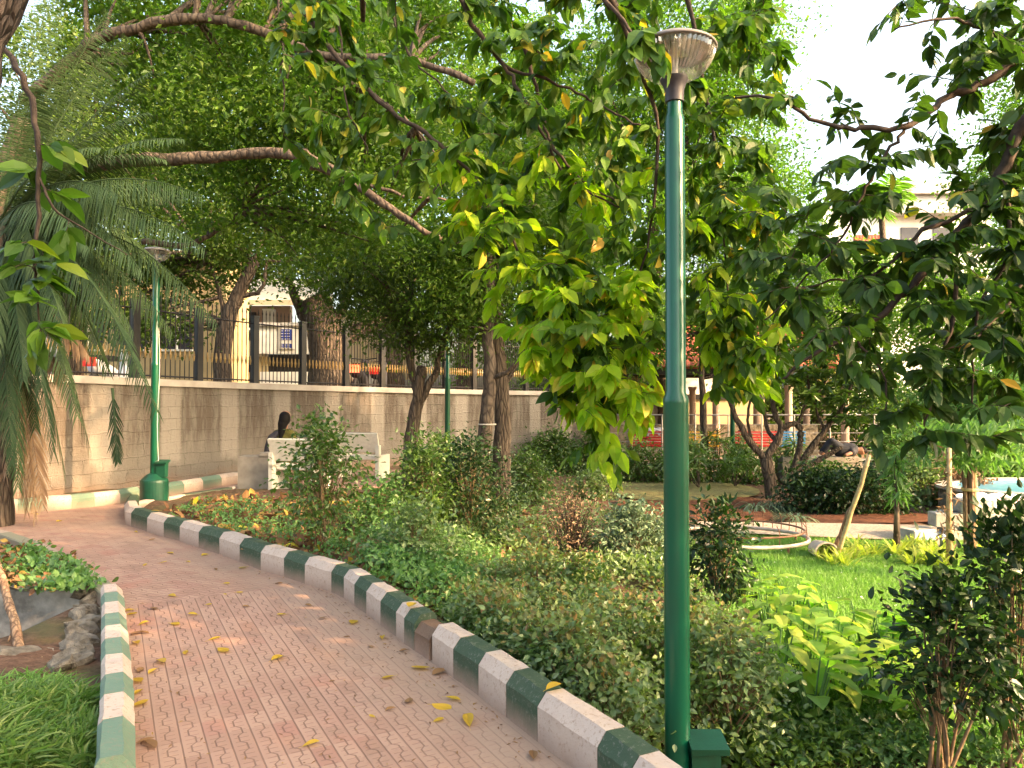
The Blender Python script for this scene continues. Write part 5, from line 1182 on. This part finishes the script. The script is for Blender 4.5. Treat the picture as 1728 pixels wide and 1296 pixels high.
# small bits of debris
dq = region_px([(230,1296),(220,1020),(480,985),(700,1110),(1000,1330)], 80, 0.0)
kq = np.vstack([np.array([RKw[i] + (RKw[i + 1] - RKw[i]) * t for t in rng.random(9)]) for i in range(8, len(RKw) - 1)]); kq = kq + np.c_[-np.abs(rng.normal(size=len(kq))) * .07 - .01, -np.abs(rng.normal(size=len(kq))) * .05]
allq = np.vstack([dq, np.c_[kq, np.zeros(len(kq))]]) + [0, 0, .006]; b = MB(); m = len(allq)
leaves(b, allq, np.c_[rng.normal(size=(m, 2)), np.zeros(m)], rup(m, .15), .012 + .02 * rng.random(m), .004); o = struct('path_debris', b, LM['litter'], 'stuff'); o['label'] = 'tiny dry leaf scraps and dirt on the brick path'; o['category'] = 'debris'

# ------------------------------------------------------------------ garden: ring railing, stakes, saplings, pot
rc = np.array([P(1248, 900, 9.9)[0], 9.9, GZ]); ring = thing('ring_railing', 'rusty ring shaped garden railing with bent rods on the lawn edge', 'railing', rc)
aa = np.linspace(0, 2 * math.pi, 41); rp = np.c_[rc[0] + .88 * np.cos(aa), rc[1] + .75 * np.sin(aa), np.full(41, GZ + .13)]
part(ring, 'ring_pipe', MB().tube(rp, .024, 8, False), M['pipe'], True)
part(ring, 'inner_ring', MB().tube(rp * [1, 1, 1] * 1.0 - (rp - rc) * [.06, .06, 0] + [0, 0, .11], .013, 6, False), M['rust'], True)
for k in range(0, 40, 1):
    if math.sin(aa[k]) < -.15 and k % 4: continue
    q = rp[k]; o_ = (q - rc) * [1, 1, 0]; o_ /= np.linalg.norm(o_)
    part(ring, 'rod', MB().tube(np.array([q + [0, 0, -.02], q + o_ * .012 + [0, 0, .12], q + o_ * .0 + [0, 0, .20], q - o_ * .04 + [0, 0, .25]]), .006, 5), M['rust'])
for k in (2, 12, 22, 33): part(ring, 'leg', MB().tube(np.array([rp[k], rp[k] * [1, 1, 0] + [0, 0, GZ - .03]]), .016, 6), M['rust'])
def stake(label, a, b_, r, mat='bamboo', name='bamboo_stake'):
    a = np.array(a); b_ = np.array(b_); tt = np.linspace(0, 1, 9); rr = r * (1 + .12 * (np.arange(9) % 2)); q = a + (b_ - a) * tt[:, None]; q[1:-1] += rng.normal(size=(7, 3)) * .004
    return solo(name, MB().tube(q, rr, 8), M[mat], label, 'stake', a, smooth=True)
stake('pale bamboo stake leaning right in the spider plant bed', G(1408, 952, GZ - .02), P(1467, 768, 8.7), .026)
stake('short brown stake crossing the leaning bamboo one', G(1402, 945, GZ - .02), P(1437, 858, 8.9), .03, 'stake')
t = thing('sapling', 'thin young tree with drooping strap leaves in the spider plants', 'sapling', G(1513, 938, GZ)); c = G(1513, 938, GZ)
part(t, 'stem', MB().tube(np.array([c, c + [.01, 0, .6], c + [-.01, 0, 1.25]]), [.05, .028, .018], 7), M['bark_pale'], True); lf = MB(); m = 90; pz = rng.random(m); leaves(lf, c + np.c_[rng.normal(size=(m, 2)) * .03, .75 + pz * .6], rdir(m, .7, .6), rup(m), .26, .022); part(t, 'leaves', lf, LM['weed'])
t = thing('sapling', 'dry stemmed sapling with withered leaves left of the bound stakes', 'sapling', G(1603, 962, GZ)); c = G(1603, 962, GZ)
part(t, 'stem', MB().tube(np.array([c, c + [0, 0, .7], c + [.01, 0, 1.4]]), [.042, .032, .025], 7), M['bamboo'], True); lf = MB(); m = 130; pz = rng.random(m); leaves(lf, c + np.c_[rng.normal(size=(m, 2)) * .05, .3 + pz * 1.1], rdir(m, .6, .6), rup(m), .12, .010); part(t, 'leaves', lf, LM['dead'])
t = thing('bound_stakes', 'thick bundle of brown wooden stakes round a young tree near the pool', 'stake', G(1638, 940, GZ)); c = G(1638, 940, GZ)
for k, (dx, dy) in enumerate([(-.05, 0), (.0, .03), (.05, 0), (.0, -.035)]): part(t, 'stake', MB().tube(np.array([c + [dx, dy, -.02], c + [dx * 1.1, dy, .6], c + [dx * 1.3, dy * 1.2, 1.15]]), [.034, .03, .028], 8), M['stake' if k != 2 else 'bamboo'], True)
part(t, 'binding', MB().lathe(c, [(.093, .82), (.097, .84), (.093, .86)], 14, False), M['bamboo'])
lf = MB(); m = 700; leaves(lf, c + np.c_[rng.normal(size=(m, 2)) * .30, 1.15 + rng.random(m) * .6], rdir(m, .9, .5), rup(m), .17, .028); part(t, 'young_crown', lf, LM['weed'])
q = G(1390, 945, GZ); part_ = thing('broken_pot', 'broken clay pot half buried beside the ring railing', 'pot', q); b = MB(); aa2 = np.linspace(-.6, 3.4, 14)
v = np.array([[q[0] + (.13 - .03 * z) * math.cos(a), q[1] + z * .28 - .1, q[2] + .10 + (.12 - .03 * z) * math.sin(a)] for z in (0, 1) for a in aa2]); b.add(v, [(i, i + 1, 14 + i + 1, 14 + i) for i in range(13)])
pt = part(part_, 'shell', b, M['pipe']); so_ = pt.modifiers.new('s', 'SOLIDIFY'); so_.thickness = .02
# white flower specks in the lawn
fq = in_region(lawn, 420); b = MB(); n = len(fq)
k3 = np.c_[fq, np.full(n, GZ + .045)]; leaves(b, k3, rdir(n, 0, .3), rup(n, .2), .03, .012); o = struct('lawn_flowers', b, M['whitew'], 'stuff'); o['label'] = 'tiny pale flower specks in the lawn'; o['category'] = 'flowers'

# ------------------------------------------------------------------ pool, blocks, cloths
pc = np.array([9.9, 12.9, GZ]); pool = thing('round_pool', 'round stone basin with pale blue inside at the right edge', 'pool', pc); n = 48; a = np.linspace(0, 2 * math.pi, n, endpoint=False)
def ellip(ra, rb, z): return np.c_[pc[0] + ra * np.cos(a), pc[1] + rb * np.sin(a), np.full(n, z)]
def loft(rings):
    b = MB(); m = len(rings); b.add(np.vstack(rings)); i = np.arange(m - 1)[:, None] * n; j = np.arange(n)[None]; k = (j + 1) % n; b.f[4].append(np.stack([i + j, i + k, i + n + k, i + n + j], -1).reshape(-1, 4)); return b
part(pool, 'side_wall', loft([ellip(2.35, 1.45, GZ - .1), ellip(2.35, 1.45, -.05)]), M['rock'])
part(pool, 'rim', loft([ellip(2.40, 1.50, -.05), ellip(2.40, 1.50, .0), ellip(2.15, 1.28, .0), ellip(2.15, 1.28, -.03)]), M['coping'])
b = loft([ellip(2.15, 1.28, -.03), ellip(2.12, 1.25, -.05), ellip(2.1, 1.24, -.06)]); b.ng.append(np.arange(n) + 2 * n); part(pool, 'basin', b, M['pool'])
bl = [(1612,905,.42,0),(1668,908,.42,0),(1724,908,.42,0),(1622,886,.42,1),(1680,888,.42,1),(1735,888,.42,1),(1640,870,.4,2),(1700,870,.4,2),(1600,890,.3,1)]
proto = None
for k, (px, py, w, lv) in enumerate(bl):
    x0 = (px - HX) / FPX * 10.2; c = (x0, 10.2 + (.05 if lv == 1 else 0) + .12 * (k % 2), GZ + .11 + lv * .195)
    if proto is None:
        b = MB(); b.box(c, (.42, .26, .19)); proto = solo('concrete_block', b, M['blocks'], 'first pale block from the left in the bottom course of the stack by the pool', 'block', c, 'concrete blocks stacked by the pool'); md = proto.modifiers.new('b', 'BEVEL'); md.width = .012
    else: copy_tree(proto, None, c, random.uniform(-.15, .15), '%s pale block from the left in the %s course of the stack by the pool' % (ORD[[0, 1, 2, 0, 1, 2, 0, 1, 3][k]], ['bottom', 'middle', 'top'][lv]))
o = copy_tree(proto, None, G(1549, 914, GZ) + [0, 0, .09], .35, 'single concrete block lying apart next to the pale blue cloth'); 
if 'group' in o: del o['group']
def drape(name, label, c, w, d, mat, top, fall, seed):
    r_ = np.random.default_rng(seed); b = MB(); m = 22; u, v = np.meshgrid(np.linspace(-1, 1, m), np.linspace(-1, 1, m))
    z = top + .02 * np.sin(u * 7 + v * 3) + .02 * np.sin(v * 8 - u * 2) - fall * np.clip(-v - .2, 0, 1) - fall * .5 * np.clip(np.abs(u) - .75, 0, 1)
    x = c[0] + u * w / 2 * (1 + .1 * np.sin(v * 4)) + .03 * np.sin(v * 9); y = c[1] + np.maximum(v, -.35) * d / 2 + .02 * np.sin(u * 9)
    i = (np.arange(m - 1)[:, None] * m + np.arange(m - 1)[None]).reshape(-1); b.add(np.stack([x, y, z], -1).reshape(-1, 3), f4=np.stack([i, i + 1, i + m + 1, i + m], -1))
    return solo(name, b, M[mat], label, 'cloth', c, smooth=True)
x0 = (1672 - HX) / FPX * 10.15; drape('printed_cloth', 'white and pink printed cloth draped over the stacked blocks', (x0, 10.15, .15), .75, .45, 'print', GZ + .63, .16, 3)
q = G(1575, 916, GZ); drape('crumpled_cloth', 'crumpled pale blue cloth lying on the gravel by a block', (q[0], q[1], GZ), .36, .4, 'bluecloth', GZ + .12, .10, 5)

# ------------------------------------------------------------------ pavilion, railing, coloured benches
PY_ = 20.6
plat = MB(); plat.box((P(1200,780,21)[0] + .6, 21.6, GZ + .09), (8.2, 4.0, .30)); struct('pavilion_floor', plat, M['gravel'])
PZ = GZ + .24
pav = thing('pavilion', 'open pavilion with red clay tile roof behind the garden railing', 'pavilion', (P(1240,700,22)[0], 22, PZ))
b = MB(); x0, x1 = P(1040, 620, 20.5)[0], P(1440, 620, 20.5)[0]; yb, yf, zt, zb = 23.6, 20.2, 3.75, 2.42
b.add([(x0,yf,zb),(x1,yf,zb),(x1-.5,(yf+yb)/2,zt),(x0+.5,(yf+yb)/2,zt),(x0,yb,zb),(x1,yb,zb)], [(0,1,2,3),(5,4,3,2),(1,5,2),(4,0,3)]); rf = part(pav, 'roof', b, M['tile']); md = rf.modifiers.new('s','SOLIDIFY'); md.thickness = .08
part(pav, 'eave_beam', MB().box(((x0+x1)/2, yf+.12, zb-.13), (x1-x0-.1, .1, .18)).box(((x0+x1)/2, yb-.12, zb-.13), (x1-x0-.1, .1, .18)), M['black'])
for px in (1062, 1208, 1330, 1425):
    for yy in (20.6, 23.3): 
        b = MB(); x = P(px, 600, 20.6)[0]; b.lathe((x, yy, PZ), [(.13, -.05), (.13, .1), (.11, .14), (.10, 2.0), (.13, 2.05), (.13, 2.12)], 14); part(pav, 'column', b, M['pinkw'])
yw = thing('compound_wall', 'yellow and white boundary wall seen beyond the pavilion', 'wall', (P(1250,700,29)[0], 29, GZ)); xw = P(1250,700,29)[0]
part(yw, 'lower_band', MB().box((xw-.8, 29, .55), (3.4, .25, 2.0)), M['yellow']); part(yw, 'upper_band', MB().box((xw-.8, 29, 2.1), (3.4, .24, 1.06)), M['whitew']); part(yw, 'dark_rail', MB().box((xw-.8, 28.85, 1.62), (3.4, .1, .2)), M['black'])
lo = thing('low_stone_wall', 'low rough stone wall inside the pavilion behind the benches', 'wall', (P(1200,760,23)[0], 22.6, PZ)); part(lo, 'masonry', MB().box((P(1200,760,23)[0], 22.6, PZ + .48), (6.2, .3, .96)), M['rock'])
rail = thing('wire_railing', 'thin steel wire railing in front of the pavilion benches', 'railing', (P(1200,780,18.9)[0], 18.9, GZ)); rx0, rx1 = P(1010,700,18.9)[0], P(1480,700,18.9)[0]
for z, r in ((1.12,.018),(.88,.007),(.66,.007),(.44,.007),(.2,.007),(-.02,.007)): part(rail, 'wire', MB().tube(np.array([(rx0,18.9,z),((rx0+rx1)/2,18.9,z-.004),(rx1,18.9,z)]), r, 5), M['steel'])
for px in (1015,1066,1117,1173,1229,1285,1340,1400,1475): part(rail, 'post', MB().tube(np.array([(P(px,700,18.9)[0],18.9,GZ-.02),(P(px,700,18.9)[0],18.9,1.12)]), .02, 6), M['steel'])
def slat_bench(px0, px1, mat, label, ns=6):
    Y = 20.15; a0, a1 = P(px0, 740, Y)[0], P(px1, 740, Y)[0]; cx = (a0 + a1) / 2; w = a1 - a0; t = thing('slatted_bench', label, 'bench', (cx, Y, PZ))
    for k in range(ns): part(t, 'back_slat', MB().box((cx, Y - .10 - .012 * k, PZ + .48 + .072 * k), (w, .02, .05)), M[mat])
    for k in range(5): part(t, 'seat_slat', MB().box((cx, Y + .0 + .085 * k, PZ + .44), (w, .07, .02)), M[mat])
    for s in (-1, 1):
        x = cx + s * (w / 2 - .1); b = MB(); b.tube(np.array([(x,Y-.08,PZ),(x,Y-.08,PZ+.44),(x,Y-.16,PZ+.90)]), .018, 6); b.tube(np.array([(x,Y+.36,PZ),(x,Y+.36,PZ+.43),(x,Y-.08,PZ+.43)]), .018, 6); part(t, 'frame', b, M['black'])
    return t
slat_bench(1062, 1124, 'red', 'red slatted bench left of the near lamp post with cloth on it', 6)
slat_bench(1130, 1213, 'yel', 'yellow slatted bench just right of the near lamp post')
slat_bench(1238, 1312, 'red', 'red slatted bench behind the frangipani trunk')
slat_bench(1318, 1356, 'blue', 'blue slatted bench right of the red one')
# person lying or slumped on the red bench
x = P(1082, 720, 20.2)[0]; pr = thing('person', 'dark haired person slumped on the red bench behind leaves', 'person', (x, 20.3, PZ + .45))
def Q_(dx, dy, dz): return (x + dx, 20.3 + dy, PZ + .45 + dz)
skin_mesh('body', pr, [Q_(.1,.1,.12), Q_(.05,.05,.32), Q_(0,.0,.45), Q_(-.02,0,.56), Q_(.42,.12,.14), Q_(.62,.14,.04), Q_(.16,0,.28), Q_(.3,-.02,.3)], [(0,1),(1,2),(2,3),(0,4),(4,5),(2,6),(6,7)], [.15,.14,.10,.095,.09,.06,.045,.03], M['skin'])
skin_mesh('shirt', pr, [Q_(.12,.1,.10), Q_(.06,.05,.28), Q_(.0,.0,.40)], [(0,1),(1,2)], [.17,.165,.13], M['darkcloth'])
skin_mesh('hair', pr, [Q_(-.02,-.03,.60), Q_(-.02,-.02,.66)], [(0,1)], [.095,.07], M['hair'])
c = (x + .55, 20.06, PZ + .62); drape('grey_shawl', 'crumpled grey cloth hanging over the back of the red bench', c, .85, .3, 'greycloth', PZ + .93, .22, 8)
# stone slab bench with a sleeper in black
sx = P(1380, 800, 17.6)[0]; sb = thing('slab_bench', 'long grey stone slab bench behind the frangipani', 'bench', (sx, 17.6, GZ)); part(sb, 'slab', MB().box((sx, 17.6, .10), (1.85, .6, .12)), M['concrete']); part(sb, 'base', MB().box((sx, 17.6, -.2), (1.85, .55, .5)), M['concrete'])
x = P(1418, 760, 17.6)[0]; pr = thing('person', 'person in black clothes lying on the grey stone slab bench', 'person', (x, 17.6, .16))
def Q_(dx, dy, dz): return (x + dx, 17.6 + dy, .15 + dz)
skin_mesh('body', pr, [Q_(0,0,.14), Q_(.22,0,.16), Q_(.36,0,.15), Q_(.50,0,.14), Q_(-.22,-.04,.34), Q_(-.45,-.03,.08), Q_(-.2,.10,.30), Q_(-.42,.12,.08), Q_(.2,-.18,.12), Q_(.02,-.24,.06)], [(0,1),(1,2),(2,3),(0,4),(4,5),(0,6),(6,7),(1,8),(8,9)], [.13,.14,.06,.10,.08,.05,.08,.05,.05,.04], M['skin'])
skin_mesh('clothes', pr, [Q_(0,0,.15), Q_(.26,0,.17), Q_(-.22,-.04,.36), Q_(-.40,-.03,.14), Q_(-.2,.10,.32), Q_(-.38,.12,.12), Q_(.2,-.18,.13)], [(0,1),(0,2),(2,3),(0,4),(4,5),(1,6)], [.17,.165,.10,.07,.10,.07,.07], M['darkcloth'])
skin_mesh('hair', pr, [Q_(.54,0,.15), Q_(.58,0,.14)], [(0,1)], [.10,.07], M['hair'])

# frangipani
fb = G(1300, 838, GZ); t = thing('frangipani_tree', 'low branching frangipani with thick bare limbs and small yellow flowers', 'tree', fb); Y = fb[1]; tw = MB()
FB = lambda px, py, d=0: bt(px, py, Y + d)
for pts, a, c in [([FB(1305,850),FB(1298,800),FB(1292,772)],.14,.12),([FB(1292,775),FB(1262,740),FB(1240,700),FB(1225,660),FB(1205,630)],.08,.03),([FB(1292,775),FB(1310,745),FB(1318,720),FB(1305,690),FB(1298,640),FB(1290,600)],.085,.03),([FB(1318,722),FB(1345,715),FB(1352,735),FB(1345,775),FB(1335,800)],.06,.07),
                  ([FB(1320,815),FB(1345,790),FB(1370,755),FB(1392,725),FB(1420,690),FB(1440,640)],.10,.03),([FB(1345,795),FB(1385,775),FB(1420,755)],.07,.04),([FB(1292,775),FB(1268,740,.3),FB(1262,700,.3),FB(1270,660,.3)],.04,.02),([FB(1310,745),FB(1292,715,.3),FB(1290,680,.3)],.05,.03),([FB(1345,715),FB(1365,670),FB(1360,620)],.04,.02),([FB(1392,725),FB(1375,680),FB(1395,640)],.03,.02)]: limb(tw, pts, a, c, 9, 5, .008)
part(t, 'trunk', tw, M['bark'], True); lf = MB(); fl = MB()
for c in sample([(1215,590),(1300,570),(1440,570),(1510,600),(1500,690),(1440,720),(1380,700),(1330,640),(1300,640),(1240,660)], 200, Y - .8, Y + .9):
    m = 13; aa3 = rng.random(m) * 6.28; d = np.c_[np.cos(aa3), np.sin(aa3), rng.normal(size=m) * .35 + .1]; leaves(lf, np.repeat([c], m, 0), d, rup(m, .3), .24 * (.7 + .5 * rng.random(m)), .045, False, .3)
    tw2 = None
    if random.random() < .10: m = 8; leaves(fl, np.repeat([c + [0, -.05, .05]], m, 0) + rng.normal(size=(m, 3)) * .04, rdir(m, -.2), rup(m), .09, .035)
part(t, 'leaves', lf, LM['silver' if 0 else 'shrub']); part(t, 'flowers', fl, LM['flower'])

# ------------------------------------------------------------------ buildings
def house_white():
    Y = 27.0; X = lambda px: (px - HX) / FPX * Y; Z = lambda py: P(864, py, Y)[2]
    t = thing('white_building', 'cream building behind the railing with blue notice panels', 'building', (X(470), Y, 1.55))
    def wb_(name, px0, px1, py0, py1, mat, dy=0, th=.3): return part(t, name, MB().box(((X(px0)+X(px1))/2, Y + dy, (Z(py0)+Z(py1))/2), (X(px1)-X(px0), th, Z(py0)-Z(py1))), M[mat])
    wb_('wall', 380, 452, 575, 602, 'cream'); wb_('wall', 444, 540, 552, 598, 'whitew', -.3); wb_('wall', 380, 452, 602, 668, 'yellow', .1); wb_('wall', 444, 640, 628, 668, 'whitew', -.2)
    wb_('wall', 444, 560, 598, 628, 'black', .2); wb_('wall', 520, 700, 520, 640, 'cream', .6)  # black slab stands for the shade inside the opening
    for a, b_ in ((393, 408), (412, 424)): w = wb_('window', a, b_, 608, 628, 'glassdark', -.08, .1); part(w, 'pane', MB().box((X((a+b_)/2), Y-.14, Z(618)), (.02,.02,.4)), M['whitew'])
    wb_('wall', 340, 470, 508, 575, 'pinkw', 1.5); w = wb_('window', 395, 410, 520, 555, 'glassdark', 1.3, .1)
    wb_('balcony', 340, 450, 552, 556, 'whitew', .8, 1.2); wb_('ledge', 444, 545, 547, 552, 'greyw', -.35, .5)
    wb_('wall', 425, 445, 515, 552, 'whitew', 1.2)
    rf = MB(); rf.add([(X(330), Y-.3, Z(508)), (X(560), Y-.3, Z(508)), (X(520), Y+4, Z(440)), (X(360), Y+4, Z(440))], [(0,1,2,3)]); r_ = part(t, 'roof', rf, M['cream']); r_.modifiers.new('s','SOLIDIFY').thickness = .2
    wb_('wall', 600, 720, 500, 540, 'whitew', 1.0); wb_('window', 590, 605, 522, 532, 'yellow', .3, .1)
    s = thing('notice_board', 'white board with two blue notice panels on the cream building', 'sign', (X(491), Y-.55, Z(590))); part(s, 'board', MB().box((X(491), Y-.50, Z(573)), (X(503)-X(479), .05, Z(556)-Z(591))), M['signwhite'])
    for p0, p1, rows in ((558, 576, 4), (582, 589, 2)):
        f = part(s, 'panel', MB().box((X(490), Y-.535, (Z(p0)+Z(p1))/2), (X(499)-X(480), .02, Z(p0)-Z(p1))), M['signblue']); ln = MB()
        for r in range(rows):
            for cc in range(3): ln.box((X(482.5 + cc * 5.6), Y-.55, Z(p0 + (p1-p0)*(r+.6)/rows)), (X(482.5+3.6)-X(482.5), .012, .03))
        part(f, 'lines', ln, M['signwhite'])
house_white()
def house_yellow():
    Y = 23.0; X = lambda px: (px - HX) / FPX * Y; Z = lambda py: P(864, py, Y)[2]
    t = thing('yellow_building', 'yellow walled house behind the railing and palm', 'building', (X(240), Y, 1.55))
    part(t, 'wall', MB().box((X(180), Y+1, (Z(440)+1.5)/2), (X(340)-X(-60), 2, Z(440)-1.5)), M['yellow'])
    for a in (150, 225, 300): 
        w = part(t, 'window', MB().box((X(a), Y-.02, Z(560)), (.9, .1, 1.1)), M['glassdark']); part(w, 'frame', MB().box((X(a), Y-.06, Z(560)-.58), (1.0, .14, .06)).box((X(a), Y-.06, Z(560)), (.05, .12, 1.1)), M['whitew'])
    part(t, 'roof', MB().box((X(180), Y+.8, Z(440)+.1), (X(350)-X(-70), 2.8, .22)), M['cream'])
    part(t, 'shutter', MB().box((X(70), Y-.05, Z(590)), (2.4, .12, 1.7)), M['greyw'])
house_yellow()
def house_right():
    Y = 46.0; X = lambda px: (px - HX) / FPX * Y; Z = lambda py: P(864, py, Y)[2]
    t = thing('flat_roofed_building', 'pale multi storey building with flat grey roof above the trees at right', 'building', (X(1560), Y, GZ))
    part(t, 'wall', MB().box((X(1540), Y+4, (Z(345)+GZ)/2), (X(1690)-X(1400), 7, Z(345)-GZ)), M['whitew'])
    part(t, 'roof', MB().box((X(1580), Y+3.2, Z(322)), (X(1680)-X(1500), 8, Z(312)-Z(332))), M['greyw'])
    part(t, 'tower', MB().box((X(1560), Y+3.2, Z(340)), (X(1660)-X(1520), 7.4, Z(328)-Z(372))), M['greyw'])
    part(t, 'lean_roof', MB().box((X(1440), Y-.4, Z(440)), (X(1520)-X(1380), 1.5, .35)), M['whitew'])
    for a, c in ((1545, 400), (1600, 400), (1650, 400), (1545, 460), (1600, 460)): w = part(t, 'window', MB().box((X(a), Y+.48, Z(c)), (1.1, .12, 1.4)), M['glassdark']); part(w, 'sill', MB().box((X(a), Y+.4, Z(c)-.75), (1.3, .3, .08)), M['greyw'])
    part(t, 'brick_panel', MB().box((X(1475), Y+.4, Z(415)), (X(1500)-X(1448), .3, Z(392)-Z(432))), M['tile'])
house_right()
c = np.array([*P(1490, 700, 34)[:2], GZ]); fp = thing('fan_palm', 'distant pale green fan palm before the white building', 'palm', c); tw = MB(); top = P(1487, 350, 34); limb(tw, [tuple(c), tuple((c + top) / 2 + [.2, 0, 0]), tuple(top)], .18, .14, 8, 5); part(fp, 'trunk', tw, M['bark_pale'], True)
for k in range(26):
    a = random.random() * 6.28; el = random.uniform(-.4, 1.1); frond(fp, top, top + np.array([math.cos(a) * 1.5 * math.cos(el), math.sin(a) * 1.5, 1.4 * math.sin(el) - .1]), .3, LM['far'], ll=.8, n=16, hang=.2, wdt=.05)

# scooters parked behind the railing
def scooter(px, Y, mat, label, lit):
    x = (px - HX) / FPX * Y; z = 1.55; t = thing('parked_scooter', label, 'scooter', (x, Y, z))
    b = MB(); b.lathe((0, 0, 0), [(.10, -.13), (.17, -.1), (.17, .1), (.10, .13)], 14); v = b.v[0]; b.v[0] = np.c_[v[:, 0], v[:, 2], v[:, 1]]
    body = MB(); limb(body, [(x, Y-.55, z+.62), (x, Y-.3, z+.60), (x, Y+.1, z+.50), (x, Y+.45, z+.35), (x, Y+.62, z+.75), (x, Y+.58, z+.98)], .15, .10, 10, 5); part(t, 'body', body, M[mat], True)
    part(t, 'seat', MB().box((x, Y-.15, z+.80), (.24, .62, .10)), M['black'])
    for yy in (-.55, .75):
        a = np.linspace(0, 6.283, 17); part(t, 'wheel', MB().tube(np.c_[np.full(17, x), Y + yy + .2 * np.cos(a), z + .24 + .2 * np.sin(a)], .05, 8, False), M['tyre'], True)
    part(t, 'handlebar', MB().tube(np.array([(x-.32, Y+.5, z+1.02), (x, Y+.58, z+.98), (x+.32, Y+.5, z+1.02)]), .018, 6), M['black'])
    part(t, 'tail_light', MB().box((x, Y-.72, z+.70), (.22, .08, .18)), M['tail'] if lit else M['redplastic'])
    return t
scooter(608, 18.4, 'darkcloth', 'dark scooter with its red tail light lit behind the railing', True)
scooter(184, 15.2, 'scooterwhite', 'white scooter parked behind the railing near the palm', False)
scooter(640, 19.6, 'darkcloth', 'dark scooter with no light on, parked right of the lit one behind the railing', False)
